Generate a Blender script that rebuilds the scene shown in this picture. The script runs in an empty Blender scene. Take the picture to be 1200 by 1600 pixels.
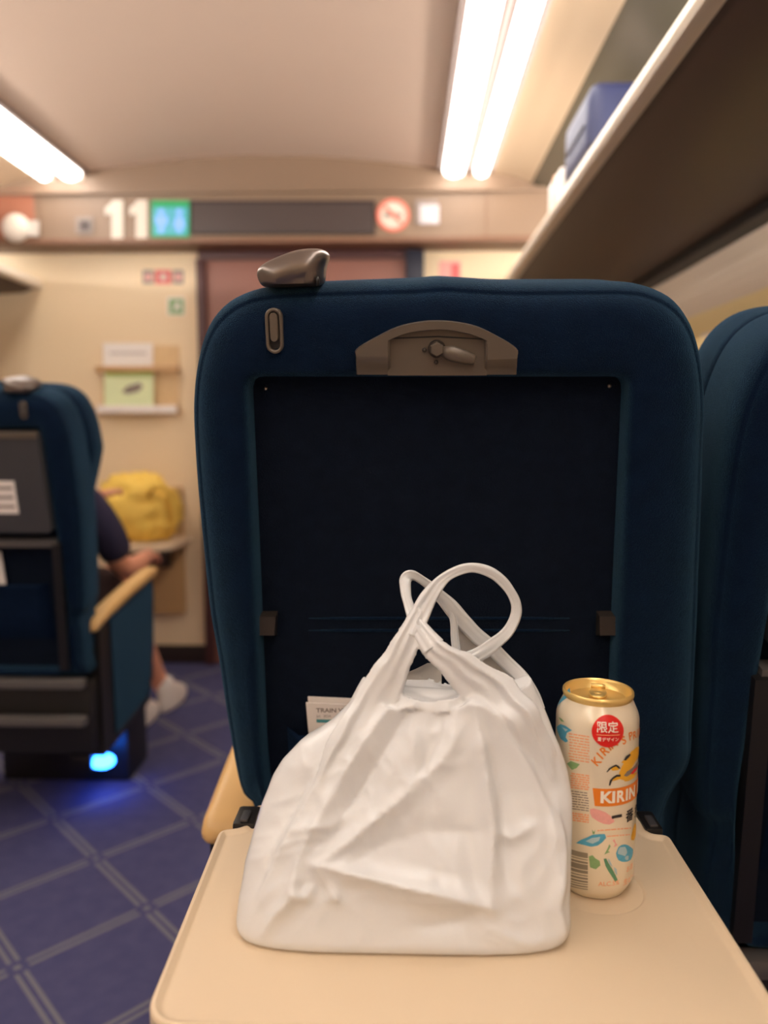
import bpy, bmesh, math, random
from mathutils import Vector, Matrix, noise
random.seed(7)
PI = math.pi
scn = bpy.context.scene
COL = scn.collection

# ------------------------------------------------------------------ camera
H = 1.10                                   # camera height above the floor
F = 1220.0                                 # focal length in pixels of a 1200x1600 frame
YAW = math.atan(32 / F)
PITCH = math.atan(130 / F)
cam_d = bpy.data.cameras.new('camera')
cam = bpy.data.objects.new('camera', cam_d)
COL.objects.link(cam)
cam_d.sensor_fit = 'VERTICAL'
cam_d.sensor_height = 36.0
cam_d.lens = 36.0 * F / 1600.0
cam_d.clip_start = 0.02
cam_d.dof.use_dof = True
cam_d.dof.focus_distance = 0.735
cam_d.dof.aperture_fstop = 2.9
cam.location = (0, 0, H)
cam.rotation_euler = (PI / 2 - PITCH, 0, YAW)
scn.camera = cam
CM = cam.rotation_euler.to_matrix()
CO = Vector((0, 0, H))

# ------------------------------------------------------------------ world, exposure
w = bpy.data.worlds.new('world')
scn.world = w
w.use_nodes = True
w.node_tree.nodes['Background'].inputs[0].default_value = (0.95, 0.90, 0.82, 1)
w.node_tree.nodes['Background'].inputs[1].default_value = 0.7
scn.view_settings.view_transform = 'Standard'
scn.view_settings.look = 'None'
scn.view_settings.gamma = 1
scn.view_settings.use_curve_mapping = False
scn.view_settings.exposure = 1.75
STRIP = 3.4                                # radiance of the ceiling light tubes
STRIP_COLOUR = (1.0, 0.925, 0.845)


def ray(px, py):
    return CM @ Vector(((px - 600) / F, -(py - 800) / F, -1.0))


def P(px, py, Y):
    d = ray(px, py)
    return CO + d * (Y / d.y)


def PZ(px, py, z):
    d = ray(px, py)
    return CO + d * ((z - H) / d.z)


def PPL(px, py, p0, n):
    d = ray(px, py)
    return CO + d * ((p0 - CO).dot(n) / d.dot(n))


def to_px(v):
    q = CM.transposed() @ (Vector(v) - CO)
    return 600 + F * q.x / -q.z, 800 - F * q.y / -q.z


def lin(c):
    return tuple(((x / 255) / 12.92 if x / 255 <= 0.04045 else ((x / 255 + 0.055) / 1.055) ** 2.4) for x in c)


# ------------------------------------------------------------------ materials
def mat(name, col, rough=0.5, metal=0.0, bump=0.0, bscale=200.0, var=0.0, vscale=8.0, sheen=0.0, sheen_tint=None,
        emit=None, estr=0.0, spec=0.5, coat=0.0, translucent=0.0):
    m = bpy.data.materials.new(name)
    m.use_nodes = True
    nt = m.node_tree
    b = nt.nodes['Principled BSDF']
    b.inputs['Base Color'].default_value = (*col, 1)
    b.inputs['Roughness'].default_value = rough
    b.inputs['Metallic'].default_value = metal
    b.inputs['Specular IOR Level'].default_value = spec
    if coat:
        b.inputs['Coat Weight'].default_value = coat
    if sheen:
        b.inputs['Sheen Weight'].default_value = sheen
        b.inputs['Sheen Roughness'].default_value = 0.34
        b.inputs['Sheen Tint'].default_value = (*(sheen_tint or (1, 1, 1)), 1)
    if emit:
        b.inputs['Emission Color'].default_value = (*emit, 1)
        b.inputs['Emission Strength'].default_value = estr
    tc = nt.nodes.new('ShaderNodeTexCoord')
    if var:
        n = nt.nodes.new('ShaderNodeTexNoise')
        n.inputs['Scale'].default_value = vscale
        n.inputs['Detail'].default_value = 5
        nt.links.new(tc.outputs['Object'], n.inputs['Vector'])
        mx = nt.nodes.new('ShaderNodeMix')
        mx.data_type = 'RGBA'
        mx.inputs[6].default_value = (*[max(0, c * (1 - var)) for c in col], 1)
        mx.inputs[7].default_value = (*[min(1, c * (1 + var)) for c in col], 1)
        nt.links.new(n.outputs['Fac'], mx.inputs[0])
        nt.links.new(mx.outputs[2], b.inputs['Base Color'])
    if bump:
        n2 = nt.nodes.new('ShaderNodeTexNoise')
        n2.inputs['Scale'].default_value = bscale
        n2.inputs['Detail'].default_value = 3
        nt.links.new(tc.outputs['Object'], n2.inputs['Vector'])
        bp = nt.nodes.new('ShaderNodeBump')
        bp.inputs['Strength'].default_value = bump
        bp.inputs['Distance'].default_value = 0.002
        nt.links.new(n2.outputs['Fac'], bp.inputs['Height'])
        nt.links.new(bp.outputs[0], b.inputs['Normal'])
    if translucent:
        t = nt.nodes.new('ShaderNodeBsdfTranslucent')
        t.inputs[0].default_value = (*col, 1)
        ms = nt.nodes.new('ShaderNodeMixShader')
        ms.inputs[0].default_value = translucent
        nt.links.new(b.outputs[0], ms.inputs[1])
        nt.links.new(t.outputs[0], ms.inputs[2])
        nt.links.new(ms.outputs[0], nt.nodes['Material Output'].inputs[0])
    return m


M = {}
M['ceiling'] = mat('ceiling_panel', lin((214, 190, 172)), 0.6, var=0.02, vscale=2)
M['cove'] = mat('cove_panel', lin((190, 165, 136)), 0.5)
M['olive'] = mat('olive_gloss_panel', lin((84, 78, 64)), 0.25)
M['wall'] = mat('beige_wall_panel', lin((240, 216, 180)), 0.42, var=0.02, vscale=3)
M['sidewall'] = mat('tan_side_panel', lin((244, 226, 205)), 0.5)
M['bulkhead'] = mat('bulkhead_tan', lin((132, 108, 88)), 0.45)
M['trough'] = mat('light_trough', lin((112, 92, 84)), 0.6)
M['brownred'] = mat('brown_red_panel', lin((150, 92, 68)), 0.5)
M['dark'] = mat('dark_trim', lin((40, 26, 24)), 0.5)
M['underbrown'] = mat('rack_brown', lin((66, 45, 37)), 0.45)
M['rackedge'] = mat('rack_edge_pale', lin((228, 214, 196)), 0.35)
M['door'] = mat('mauve_door', lin((138, 92, 80)), 0.5)
M['doorframe'] = mat('maroon_frame', lin((74, 40, 40)), 0.5)
M['navypost'] = mat('navy_post', lin((34, 36, 52)), 0.5)
M['velvet'] = mat('navy_velvet', (0.0026, 0.0105, 0.033), 0.9, bump=0.9, bscale=1100, var=0.4, vscale=45, sheen=0.62, sheen_tint=(0.13, 0.33, 0.50), spec=0.1)
M['panelcloth'] = mat('dark_navy_cloth', (0.0056, 0.0098, 0.021), 0.95, bump=0.8, bscale=700, var=0.3, vscale=60, sheen=0.12, sheen_tint=(0.15, 0.35, 0.6), spec=0.1)
M['pocket'] = mat('pocket_cloth', (0.004, 0.013, 0.038), 0.9, bump=0.8, bscale=600, var=0.3, vscale=50, sheen=0.15, sheen_tint=(0.15, 0.35, 0.6), spec=0.1)
M['tray'] = mat('tray_beige', lin((224, 202, 172)), 0.42, bump=0.12, bscale=1500, spec=0.4)
M['arm'] = mat('armrest_beige', lin((226, 184, 122)), 0.35)
M['black'] = mat('black_plastic', lin((24, 22, 22)), 0.45)
M['grey'] = mat('grey_plastic', lin((92, 88, 86)), 0.4)
M['darkgrey'] = mat('dark_grey_plastic', lin((62, 62, 66)), 0.45)
M['taupe'] = mat('taupe_metallic', lin((104, 94, 84)), 0.4, metal=0.3)
M['taupedark'] = mat('taupe_dark', lin((62, 55, 50)), 0.4, metal=0.3)
M['handle'] = mat('satin_handle', lin((118, 108, 102)), 0.3, metal=0.75)
M['steel'] = mat('steel', lin((170, 160, 150)), 0.3, metal=1.0)
M['bag'] = mat('white_film', lin((238, 239, 240)), 0.24, bump=0.22, bscale=55, spec=0.5, translucent=0.12)
M['film'] = mat('thin_film', lin((236, 230, 222)), 0.3, translucent=0.55)
M['canwhite'] = mat('can_white', lin((240, 226, 200)), 0.28, metal=0.15, coat=0.3)
M['gold'] = mat('can_gold', lin((244, 208, 130)), 0.33, metal=0.6)
M['orange'] = mat('print_orange', lin((238, 132, 32)), 0.35)
M['paleorange'] = mat('print_pale_orange', lin((246, 178, 132)), 0.4)
M['red'] = mat('print_red', lin((226, 36, 28)), 0.35)
M['white'] = mat('print_white', lin((250, 240, 225)), 0.4)
M['ink'] = mat('print_black', lin((44, 40, 38)), 0.4)
M['blue'] = mat('print_blue', lin((84, 172, 206)), 0.4, var=0.25, vscale=300)
M['paleblue'] = mat('print_pale_blue', lin((178, 206, 214)), 0.4)
M['green'] = mat('print_green', lin((136, 176, 118)), 0.4, var=0.2, vscale=300)
M['darkgreen'] = mat('print_dark_green', lin((92, 148, 112)), 0.4)
M['pink'] = mat('print_pink', lin((240, 172, 164)), 0.4, var=0.1, vscale=300)
M['yellow'] = mat('print_yellow', lin((240, 178, 40)), 0.4)
M['printgrey'] = mat('print_grey', lin((140, 126, 118)), 0.4)
M['barcode'] = mat('print_barcode', lin((150, 138, 118)), 0.4)
M['paper'] = mat('white_paper', lin((244, 236, 230)), 0.6)
M['teal'] = mat('print_teal', lin((70, 150, 155)), 0.5)
M['screen'] = mat('display_dark', lin((66, 54, 52)), 0.4)
M['signwhite'] = mat('sign_white', lin((214, 202, 188)), 0.5)
M['signgreen'] = mat('sign_green', lin((10, 90, 50)), 0.4, emit=lin((20, 170, 95)), estr=0.22)
M['signblue'] = mat('sign_blue', lin((60, 90, 140)), 0.4, emit=lin((150, 185, 255)), estr=0.3)
M['signcyan'] = mat('sign_cyan', lin((40, 90, 90)), 0.4, emit=lin((80, 190, 205)), estr=0.22)
M['signred'] = mat('sign_red', lin((225, 120, 100)), 0.5)
M['skin'] = mat('skin', lin((226, 158, 128)), 0.5, var=0.06, vscale=20)
M['navyshirt'] = mat('navy_shirt', lin((38, 34, 62)), 0.9, bump=0.4, bscale=150)
M['hair'] = mat('dark_hair', lin((30, 24, 22)), 0.6)
M['shoe'] = mat('white_shoe', lin((236, 226, 218)), 0.6)
M['yellowcloth'] = mat('yellow_cloth', lin((254, 208, 96)), 0.7, bump=0.3, bscale=60, var=0.12, vscale=14)
M['luggage'] = mat('blue_luggage', lin((44, 50, 86)), 0.5, bump=0.3, bscale=120)
M['greenposter'] = mat('poster_green', lin((228, 238, 190)), 0.5, var=0.05, vscale=20)


def emit_mat(name, col, s):
    m = bpy.data.materials.new(name)
    m.use_nodes = True
    nt = m.node_tree
    nt.nodes.remove(nt.nodes['Principled BSDF'])
    e = nt.nodes.new('ShaderNodeEmission')
    e.inputs[0].default_value = (*col, 1)
    e.inputs[1].default_value = s
    nt.links.new(e.outputs[0], nt.nodes['Material Output'].inputs[0])
    return m


M['strip'] = emit_mat('light_tube', STRIP_COLOUR, STRIP)
M['fill'] = emit_mat('fill_tube', STRIP_COLOUR, 28.0)  # glow of the hidden strips added on the racks for ceiling brightness
M['footglow'] = emit_mat('blue_led', (0.02, 0.16, 1.0), 7)


def carpet():
    m = bpy.data.materials.new('diamond_carpet')
    m.use_nodes = True
    nt = m.node_tree
    b = nt.nodes['Principled BSDF']
    b.inputs['Roughness'].default_value = 0.95
    b.inputs['Specular IOR Level'].default_value = 0.15
    N = nt.nodes.new
    def math_(op, a, c=None):
        n = N('ShaderNodeMath')
        n.operation = op
        for i, v in enumerate((a, c)):
            if v is None:
                continue
            if isinstance(v, (int, float)):
                n.inputs[i].default_value = v
            else:
                nt.links.new(v, n.inputs[i])
        return n.outputs[0]
    tc = N('ShaderNodeTexCoord')
    sp = N('ShaderNodeSeparateXYZ')
    nt.links.new(tc.outputs['Object'], sp.inputs[0])
    x = math_('DIVIDE', math_('ADD', sp.outputs[0], 0.792), 0.2)
    y = math_('DIVIDE', math_('ADD', sp.outputs[1], -1.885), 0.205)
    masks, cores, hubs = [], [], []
    for op in ('ADD', 'SUBTRACT'):
        a = math_(op, x, y)
        a = math_('MULTIPLY', a, 0.5)
        fr = math_('ABSOLUTE', math_('SUBTRACT', math_('FRACT', math_('ADD', a, 0.5)), 0.5))
        # two bright lines either side of a thin dark core
        l1 = math_('MULTIPLY', math_('GREATER_THAN', fr, 0.014), math_('LESS_THAN', fr, 0.048))
        masks.append(l1)
        cores.append(math_('LESS_THAN', fr, 0.075))
        hubs.append(math_('LESS_THAN', fr, 0.026))
    line = math_('MAXIMUM', masks[0], masks[1])
    knot = math_('MULTIPLY', cores[0], cores[1])
    kk = math_('MAXIMUM', math_('MULTIPLY', math_('LESS_THAN', knot, 0.5), line), math_('MULTIPLY', hubs[0], hubs[1]))
    nz = N('ShaderNodeTexNoise')
    nz.inputs['Scale'].default_value = 26
    nz.inputs['Detail'].default_value = 6
    nt.links.new(tc.outputs['Object'], nz.inputs['Vector'])
    m1 = N('ShaderNodeMix'); m1.data_type = 'RGBA'
    m1.inputs[6].default_value = (*lin((70, 71, 112)), 1)
    m1.inputs[7].default_value = (*lin((92, 92, 128)), 1)
    nt.links.new(nz.outputs['Fac'], m1.inputs[0])
    m2 = N('ShaderNodeMix'); m2.data_type = 'RGBA'
    nt.links.new(kk, m2.inputs[0])
    nt.links.new(m1.outputs[2], m2.inputs[6])
    m2.inputs[7].default_value = (*lin((122, 121, 132)), 1)
    nt.links.new(m2.outputs[2], b.inputs['Base Color'])
    n2 = N('ShaderNodeTexNoise'); n2.inputs['Scale'].default_value = 500
    nt.links.new(tc.outputs['Object'], n2.inputs['Vector'])
    bp = N('ShaderNodeBump'); bp.inputs['Strength'].default_value = 0.5; bp.inputs['Distance'].default_value = 0.003
    nt.links.new(n2.outputs['Fac'], bp.inputs['Height'])
    nt.links.new(bp.outputs[0], b.inputs['Normal'])
    return m


M['carpet'] = carpet()


# ------------------------------------------------------------------ object helpers
def props(o, label=None, cat=None, group=None, kind=None):
    for k, v in (('label', label), ('category', cat), ('group', group), ('kind', kind)):
        if v:
            o[k] = v
    return o


def root(name, loc, label, cat, group=None):
    o = bpy.data.objects.new(name, None)
    COL.objects.link(o)
    o.location = loc
    o.empty_display_size = 0.05
    return props(o, label, cat, group)


def attach(o, parent):
    """parent o (built in world coordinates) under an Empty or a mesh at the world origin"""
    o.parent = parent
    if parent.type == 'EMPTY':
        o.matrix_parent_inverse = Matrix.Translation(-Vector(parent.location))


def from_py(name, verts, faces, m, parent=None, smooth=True, label=None):
    me = bpy.data.meshes.new(name)
    me.from_pydata([tuple(v) for v in verts], [], faces)
    me.materials.append(m)
    bm = bmesh.new()
    bm.from_mesh(me)
    bmesh.ops.recalc_face_normals(bm, faces=bm.faces)
    bm.to_mesh(me)
    bm.free()
    for p in me.polygons:
        p.use_smooth = smooth
    o = bpy.data.objects.new(name, me)
    COL.objects.link(o)
    if parent:
        attach(o, parent)
    if label:
        o['label'] = label
    return o


def auto_smooth(o, deg=35):
    me = o.data
    bm = bmesh.new()
    bm.from_mesh(me)
    for e in bm.edges:
        if len(e.link_faces) == 2 and e.calc_face_angle(0) > math.radians(deg):
            e.smooth = False
    bm.to_mesh(me)
    bm.free()
    return o


def box(name, a, b, m, parent=None, bev=0.004, seg=2, label=None):
    """bevelled box from corner a to corner b"""
    bm = bmesh.new()
    c = [(a[i] + b[i]) / 2 for i in range(3)]
    s = [abs(b[i] - a[i]) for i in range(3)]
    bmesh.ops.create_cube(bm, size=1, matrix=Matrix.Translation(c) @ Matrix.Diagonal((*s, 1)))
    if bev:
        bmesh.ops.bevel(bm, geom=list(bm.edges), offset=min(bev, min(s) * 0.45), segments=seg, affect='EDGES', profile=0.6)
    me = bpy.data.meshes.new(name)
    bm.to_mesh(me)
    bm.free()
    me.materials.append(m)
    for p in me.polygons:
        p.use_smooth = bool(bev)
    o = bpy.data.objects.new(name, me)
    COL.objects.link(o)
    if parent:
        attach(o, parent)
    if label:
        o['label'] = label
    return auto_smooth(o, 40) if bev else o


def loft(rings, closed=True, cap=True):
    n = len(rings[0])
    v = [p for r in rings for p in r]
    f = []
    for i in range(len(rings) - 1):
        for j in range(n if closed else n - 1):
            k = (j + 1) % n
            f.append((i * n + j, i * n + k, (i + 1) * n + k, (i + 1) * n + j))
    if cap:
        f.append(tuple(range(n))[::-1])
        f.append(tuple((len(rings) - 1) * n + j for j in range(n)))
    return v, f


def prism(name, pts, off, m, parent=None, smooth=False, label=None):
    """polygon pts (3-D) extruded by vector off"""
    n = len(pts)
    v, f = loft([[Vector(p) for p in pts], [Vector(p) + Vector(off) for p in pts]])
    return from_py(name, v, f, m, parent, smooth, label)


def tube(name, pts, r, m, parent=None, n=10, label=None, flat=1.0):
    pts = [Vector(p) for p in pts]
    rr = r if isinstance(r, (list, tuple)) else [r] * len(pts)
    rings = []
    up = Vector((0, 0, 1))
    for i, p in enumerate(pts):
        t = (pts[min(i + 1, len(pts) - 1)] - pts[max(i - 1, 0)]).normalized()
        a = t.cross(up)
        if a.length < 1e-3:
            a = t.cross(Vector((1, 0, 0)))
        a.normalize()
        b = t.cross(a).normalized()
        rings.append([p + a * (rr[i] * math.cos(2 * PI * j / n)) + b * (rr[i] * flat * math.sin(2 * PI * j / n)) for j in range(n)])
    v, f = loft(rings)
    return from_py(name, v, f, m, parent, True, label)


def lathe(name, prof, c, m, parent=None, n=64, label=None, cap=True):
    rings = [[Vector((c[0] + r * math.cos(2 * PI * j / n), c[1] + r * math.sin(2 * PI * j / n), c[2] + z)) for j in range(n)] for r, z in prof]
    v, f = loft(rings, cap=cap)
    return auto_smooth(from_py(name, v, f, m, parent, True, label), 50)


def round_poly(pts, r, seg=6):
    """2-D polygon with rounded corners; r a number or one per corner"""
    out = []
    n = len(pts)
    for i in range(n):
        p0, p1, p2 = (Vector(pts[(i + k) % n]) for k in (-1, 0, 1))
        rad = r[i] if isinstance(r, (list, tuple)) else r
        if rad <= 0:
            out.append(tuple(p1)); continue
        a, b = (p0 - p1), (p2 - p1)
        d = min(rad, a.length * 0.48, b.length * 0.48)
        a, b = p1 + a.normalized() * d, p1 + b.normalized() * d
        for k in range(seg + 1):
            t = k / seg
            q = a * (1 - t) ** 2 + p1 * 2 * t * (1 - t) + b * t * t
            out.append(tuple(q))
    return out


def crom(pts, k=6, closed=False):
    pts = [Vector(p) for p in pts]
    n = len(pts)
    out = []
    for i in range(n if closed else n - 1):
        g = lambda j: pts[j % n] if closed else pts[max(0, min(n - 1, j))]
        a, b, c, d = g(i - 1), g(i), g(i + 1), g(i + 2)
        for s in range(k):
            t = s / k
            out.append(0.5 * ((2 * b) + (c - a) * t + (2 * a - 5 * b + 4 * c - d) * t * t + (3 * b - a - 3 * c + d) * t ** 3))
    if not closed:
        out.append(pts[-1].copy())
    return out


def text_mesh(s, size=1.0, bold=0.0):
    """list of 2-D verts (centred) and faces for a word set in Blender's own font"""
    c = bpy.data.curves.new('lettering', 'FONT')
    c.body = s
    c.size = size
    c.offset = bold * size
    c.align_x = 'CENTER'
    c.align_y = 'CENTER'
    c.resolution_u = 4
    o = bpy.data.objects.new('lettering', c)
    COL.objects.link(o)
    dg = bpy.context.evaluated_depsgraph_get()
    me = bpy.data.meshes.new_from_object(o.evaluated_get(dg))
    v = [(q.co.x, q.co.y) for q in me.vertices]
    f = [tuple(p.vertices) for p in me.polygons]
    bpy.data.objects.remove(o)
    bpy.data.curves.remove(c)
    bpy.data.meshes.remove(me)
    return v, f


def flat_text(name, s, size, place, m, parent, bold=0.0, sx=1.0, th=None):
    v, f = text_mesh(s, size, bold)
    return from_py(name, [place(x * sx, y) for x, y in v], f, m, parent, False)


# ------------------------------------------------------------------ the car: setting
XL, XR, YB, YE, CX = -2.20, 1.00, -2.3, 3.58, -0.60
YBH = 3.40
HC = H - 0.03                                     # datum of the ceiling profile                                      # face of the bulkhead that carries the signs
o = box('floor', (XL - 0.05, YB - 0.05, -0.05), (XR + 0.05, YE + 0.1, 0), M['carpet'], bev=0)
props(o, kind='structure')
o = box('wall_front', (XL - 0.05, YE, 0), (XR + 0.05, YE + 0.06, 2.4), M['wall'], bev=0)
props(o, kind='structure')
o = box('wall_back', (XL - 0.05, YB - 0.06, 0), (XR + 0.05, YB, 2.4), M['wall'], bev=0)
props(o, kind='structure')
o = box('wall_left', (XL - 0.06, YB, 0), (XL, YE, 2.4), M['sidewall'], bev=0)
props(o, kind='structure')


def sweep(name, prof, m, y0=YB, y1=YE, th=0.012, kind='structure', parent=None, smooth=True):
    """profile of (x, z) points swept along the car, with thickness upward"""
    r0 = [Vector((x, y0, z)) for x, z in prof] + [Vector((x, y0, z + th)) for x, z in reversed(prof)]
    r1 = [Vector((p.x, y1, p.z)) for p in r0]
    v, f = loft([r0, r1])
    ob = auto_smooth(from_py(name, v, f, m, parent, smooth), 30)
    if kind:
        ob['kind'] = kind
    return ob


# right wall in pieces round the window
WY0, WY1, WZ0, WZ1 = 2.12, 2.95, 0.80, 1.475
rw = bpy.data.objects.new('wall_right', None)
COL.objects.link(rw)
rw['kind'] = 'structure'
box('wall_panel', (XR, YB, 0), (XR + 0.06, YE, WZ0), M['sidewall'], rw, bev=0)
box('wall_panel', (XR, YB, WZ1), (XR + 0.06, YE, 2.4), M['sidewall'], rw, bev=0)
box('wall_panel', (XR, YB, WZ0), (XR + 0.06, WY0, WZ1), M['sidewall'], rw, bev=0)
box('wall_panel', (XR, WY1, WZ0), (XR + 0.06, YE, WZ1), M['sidewall'], rw, bev=0)
for i in range(6):                              # fine ribs of the panel between rack and window
    z = 1.505 + i * 0.034
    box('wall_rib', (XR - 0.003, YB, z), (XR, YE, z + 0.026), M['sidewall'], rw, bev=0.0015, seg=1)
# window with cream frame and lowered blind
win = bpy.data.objects.new('window_1', None)
COL.objects.link(win)
win['kind'] = 'structure'
win.location = (XR, (WY0 + WY1) / 2, WZ0)
op = round_poly([(WY0, WZ0), (WY1, WZ0), (WY1, WZ1), (WY0, WZ1)], 0.07)
ins = round_poly([(WY0 + 0.05, WZ0 + 0.05), (WY1 - 0.05, WZ0 + 0.05), (WY1 - 0.05, WZ1 - 0.05), (WY0 + 0.05, WZ1 - 0.05)], 0.06)
out_ = round_poly([(WY0 - 0.015, WZ0 - 0.015), (WY1 + 0.015, WZ0 - 0.015), (WY1 + 0.015, WZ1 + 0.015), (WY0 - 0.015, WZ1 + 0.015)], 0.07)
M['cream'] = mat('window_cream', lin((255, 232, 172)), 0.4)
M['blind'] = mat('window_blind', lin((252, 236, 200)), 0.6, translucent=0.55)
M['glass'] = mat('window_glass', (1, 1, 1), 0.02)
M['glass'].node_tree.nodes['Principled BSDF'].inputs['Transmission Weight'].default_value = 1.0
v, f = loft([[Vector((XR + 0.001, a, b)) for a, b in out_], [Vector((XR - 0.008, a, b)) for a, b in op], [Vector((XR + 0.05, a, b)) for a, b in ins]], cap=False)
from_py('window_frame', v, f, M['cream'], win)
prism('blind', [(XR + 0.045, a, b) for a, b in ins], (0.006, 0, 0), M['blind'], win)
prism('pane', [(XR + 0.054, a, b) for a, b in ins], (0.004, 0, 0), M['glass'], win)
# ceiling: shallow arch between the light troughs
arch = []
for i in range(25):
    t = -1 + 2 * i / 24
    arch.append((CX + t * 0.735, HC + 1.17 - 0.06 * t * t))
ceil_ = sweep('ceiling', arch, M['ceiling'])
n_trim = 0
for s in (-1, 1):
    tr = lambda pts: [(CX + s * a, HC + b) for a, b in pts]
    n_trim += 1
    sweep('trim_%d' % n_trim, tr([(0.735, 1.11), (0.738, 1.095), (0.745, 1.10), (0.855, 1.10), (0.862, 1.085), (0.872, 1.10), (0.955, 1.10), (0.965, 1.09)]), M['trough'])
    n_trim += 1
    sweep('trim_%d' % n_trim, tr([(0.965, 1.09), (1.01, 1.085), (1.06, 1.075), (1.10, 1.06), (1.125, 1.05)]), M['cove'])
    n_trim += 1
    sweep('trim_%d' % n_trim, tr([(1.125, 1.05), (1.22, 1.01), (1.34, 0.95), (1.45, 0.87), (1.55, 0.81), (1.60, 0.75)]), M['olive'])
    for k, (a, b) in enumerate(((0.757, 0.846), (0.884, 0.946))):
        lab = {(1, 0): 'wide glowing ceiling light strip above the front seat, on the aisle side of its pair',
               (1, 1): 'narrow glowing ceiling light strip above the front seat, on the rack side of its pair',
               (-1, 0): 'upper, longer-looking glowing strip of the pair at the left edge of the photo',
               (-1, 1): 'lower, thinner glowing strip of the pair at the left edge of the photo'}[(s, k)]
        L = root('ceiling_light', (CX + s * (a + b) / 2, 0.5, HC + 1.10), lab, 'light', 'ceiling light strips')
        mid = (a + b) / 2
        hw = (b - a) / 2
        pr = [(mid + hw * math.cos(PI * q / 8), 1.098 - 0.034 * math.sin(PI * q / 8)) for q in range(9)]
        r0 = [Vector((CX + s * x, YB + 0.05, HC + z)) for x, z in pr]
        r1 = [Vector((p.x, YBH - 0.03, p.z)) for p in r0]
        r2 = [Vector((CX + s * mid + (p.x - CX - s * mid) * 0.6, YBH - 0.012, HC + 1.098 + (p.z - HC - 1.098) * 0.6)) for p in r0]
        vv, ff = loft([r0, r1, r2])
        from_py('diffuser', vv, ff, M['strip'], L)
        box('end_cap', (CX + s * mid - hw, YBH - 0.012, HC + 1.075), (CX + s * mid + hw, YBH - 0.002, HC + 1.099), M['ceiling'], L, 0.002)
# bulkhead above the door
bh = bpy.data.objects.new('trim_7', None)
COL.objects.link(bh)
bh['kind'] = 'structure'
zb = H + 0.805
zs = H + 0.985
pts = [(XL, zb), (XR, zb), (XR, 2.36), (XL, 2.36)]
prism('bulkhead_panel', [(x, YBH, z) for x, z in pts], (0, YE - YBH - 0.002, 0), M['bulkhead'], bh)
M['underbulk'] = mat('bulkhead_lip', lin((120, 84, 62)), 0.5)
box('bulkhead_lip', (XL, YBH - 0.012, zb - 0.022), (XR, YE - 0.004, zb), M['underbulk'], bh, 0.004)
box('bulkhead_ledge', (XL, YBH - 0.022, zs), (XR, YBH - 0.001, zs + 0.016), M['bulkhead'], bh, 0.005)
box('seam', (P(760, 330, YBH).x - 0.002, YBH - 0.002, zb), (P(760, 330, YBH).x + 0.002, YBH + 0.001, zs), M['underbulk'], bh, 0)
box('seam', (P(62, 330, YBH).x - 0.002, YBH - 0.002, zb), (P(62, 330, YBH).x + 0.002, YBH + 0.001, zs), M['underbulk'], bh, 0)
a, b = P(-400, 300, YBH), P(56, 372, YBH)
box('wood_panel', (a.x, YBH - 0.006, b.z), (b.x, YBH - 0.0005, a.z), M['brownred'], bh, 0.002)
# door with maroon header and a navy jamb
dx0, dx1 = P(318, 450, YE).x, P(634, 450, YE).x
dx2 = P(662, 450, YE).x
d = bpy.data.objects.new('door_1', None)
COL.objects.link(d)
d['kind'] = 'structure'
d.location = ((dx0 + dx1) / 2, YE, 0)
hz = P(480, 408, YE).z
box('door_leaf', (dx0 + 0.02, YE - 0.03, 0.005), (dx1, YE - 0.004, hz), M['door'], d, 0.003)
box('door_header', (dx0 - 0.01, YE - 0.05, hz), (dx1, YE - 0.004, zb - 0.024), M['doorframe'], d, 0.004)
box('door_jamb', (dx0 - 0.02, YE - 0.05, 0.002), (dx0 + 0.02, YE - 0.004, hz), M['doorframe'], d, 0.004)
box('door_jamb', (dx1, YE - 0.06, 0.002), (dx2, YE - 0.004, zb - 0.024), M['navypost'], d, 0.004)
# skirting
for nm, x0, x1 in (('baseboard_left', XL, dx0 - 0.021), ('baseboard_right', dx2 + 0.001, XR)):
    props(box(nm, (x0, YE - 0.018, 0), (x1, YE - 0.001, 0.085), M['dark'], None, 0.004), kind='structure')

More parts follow.
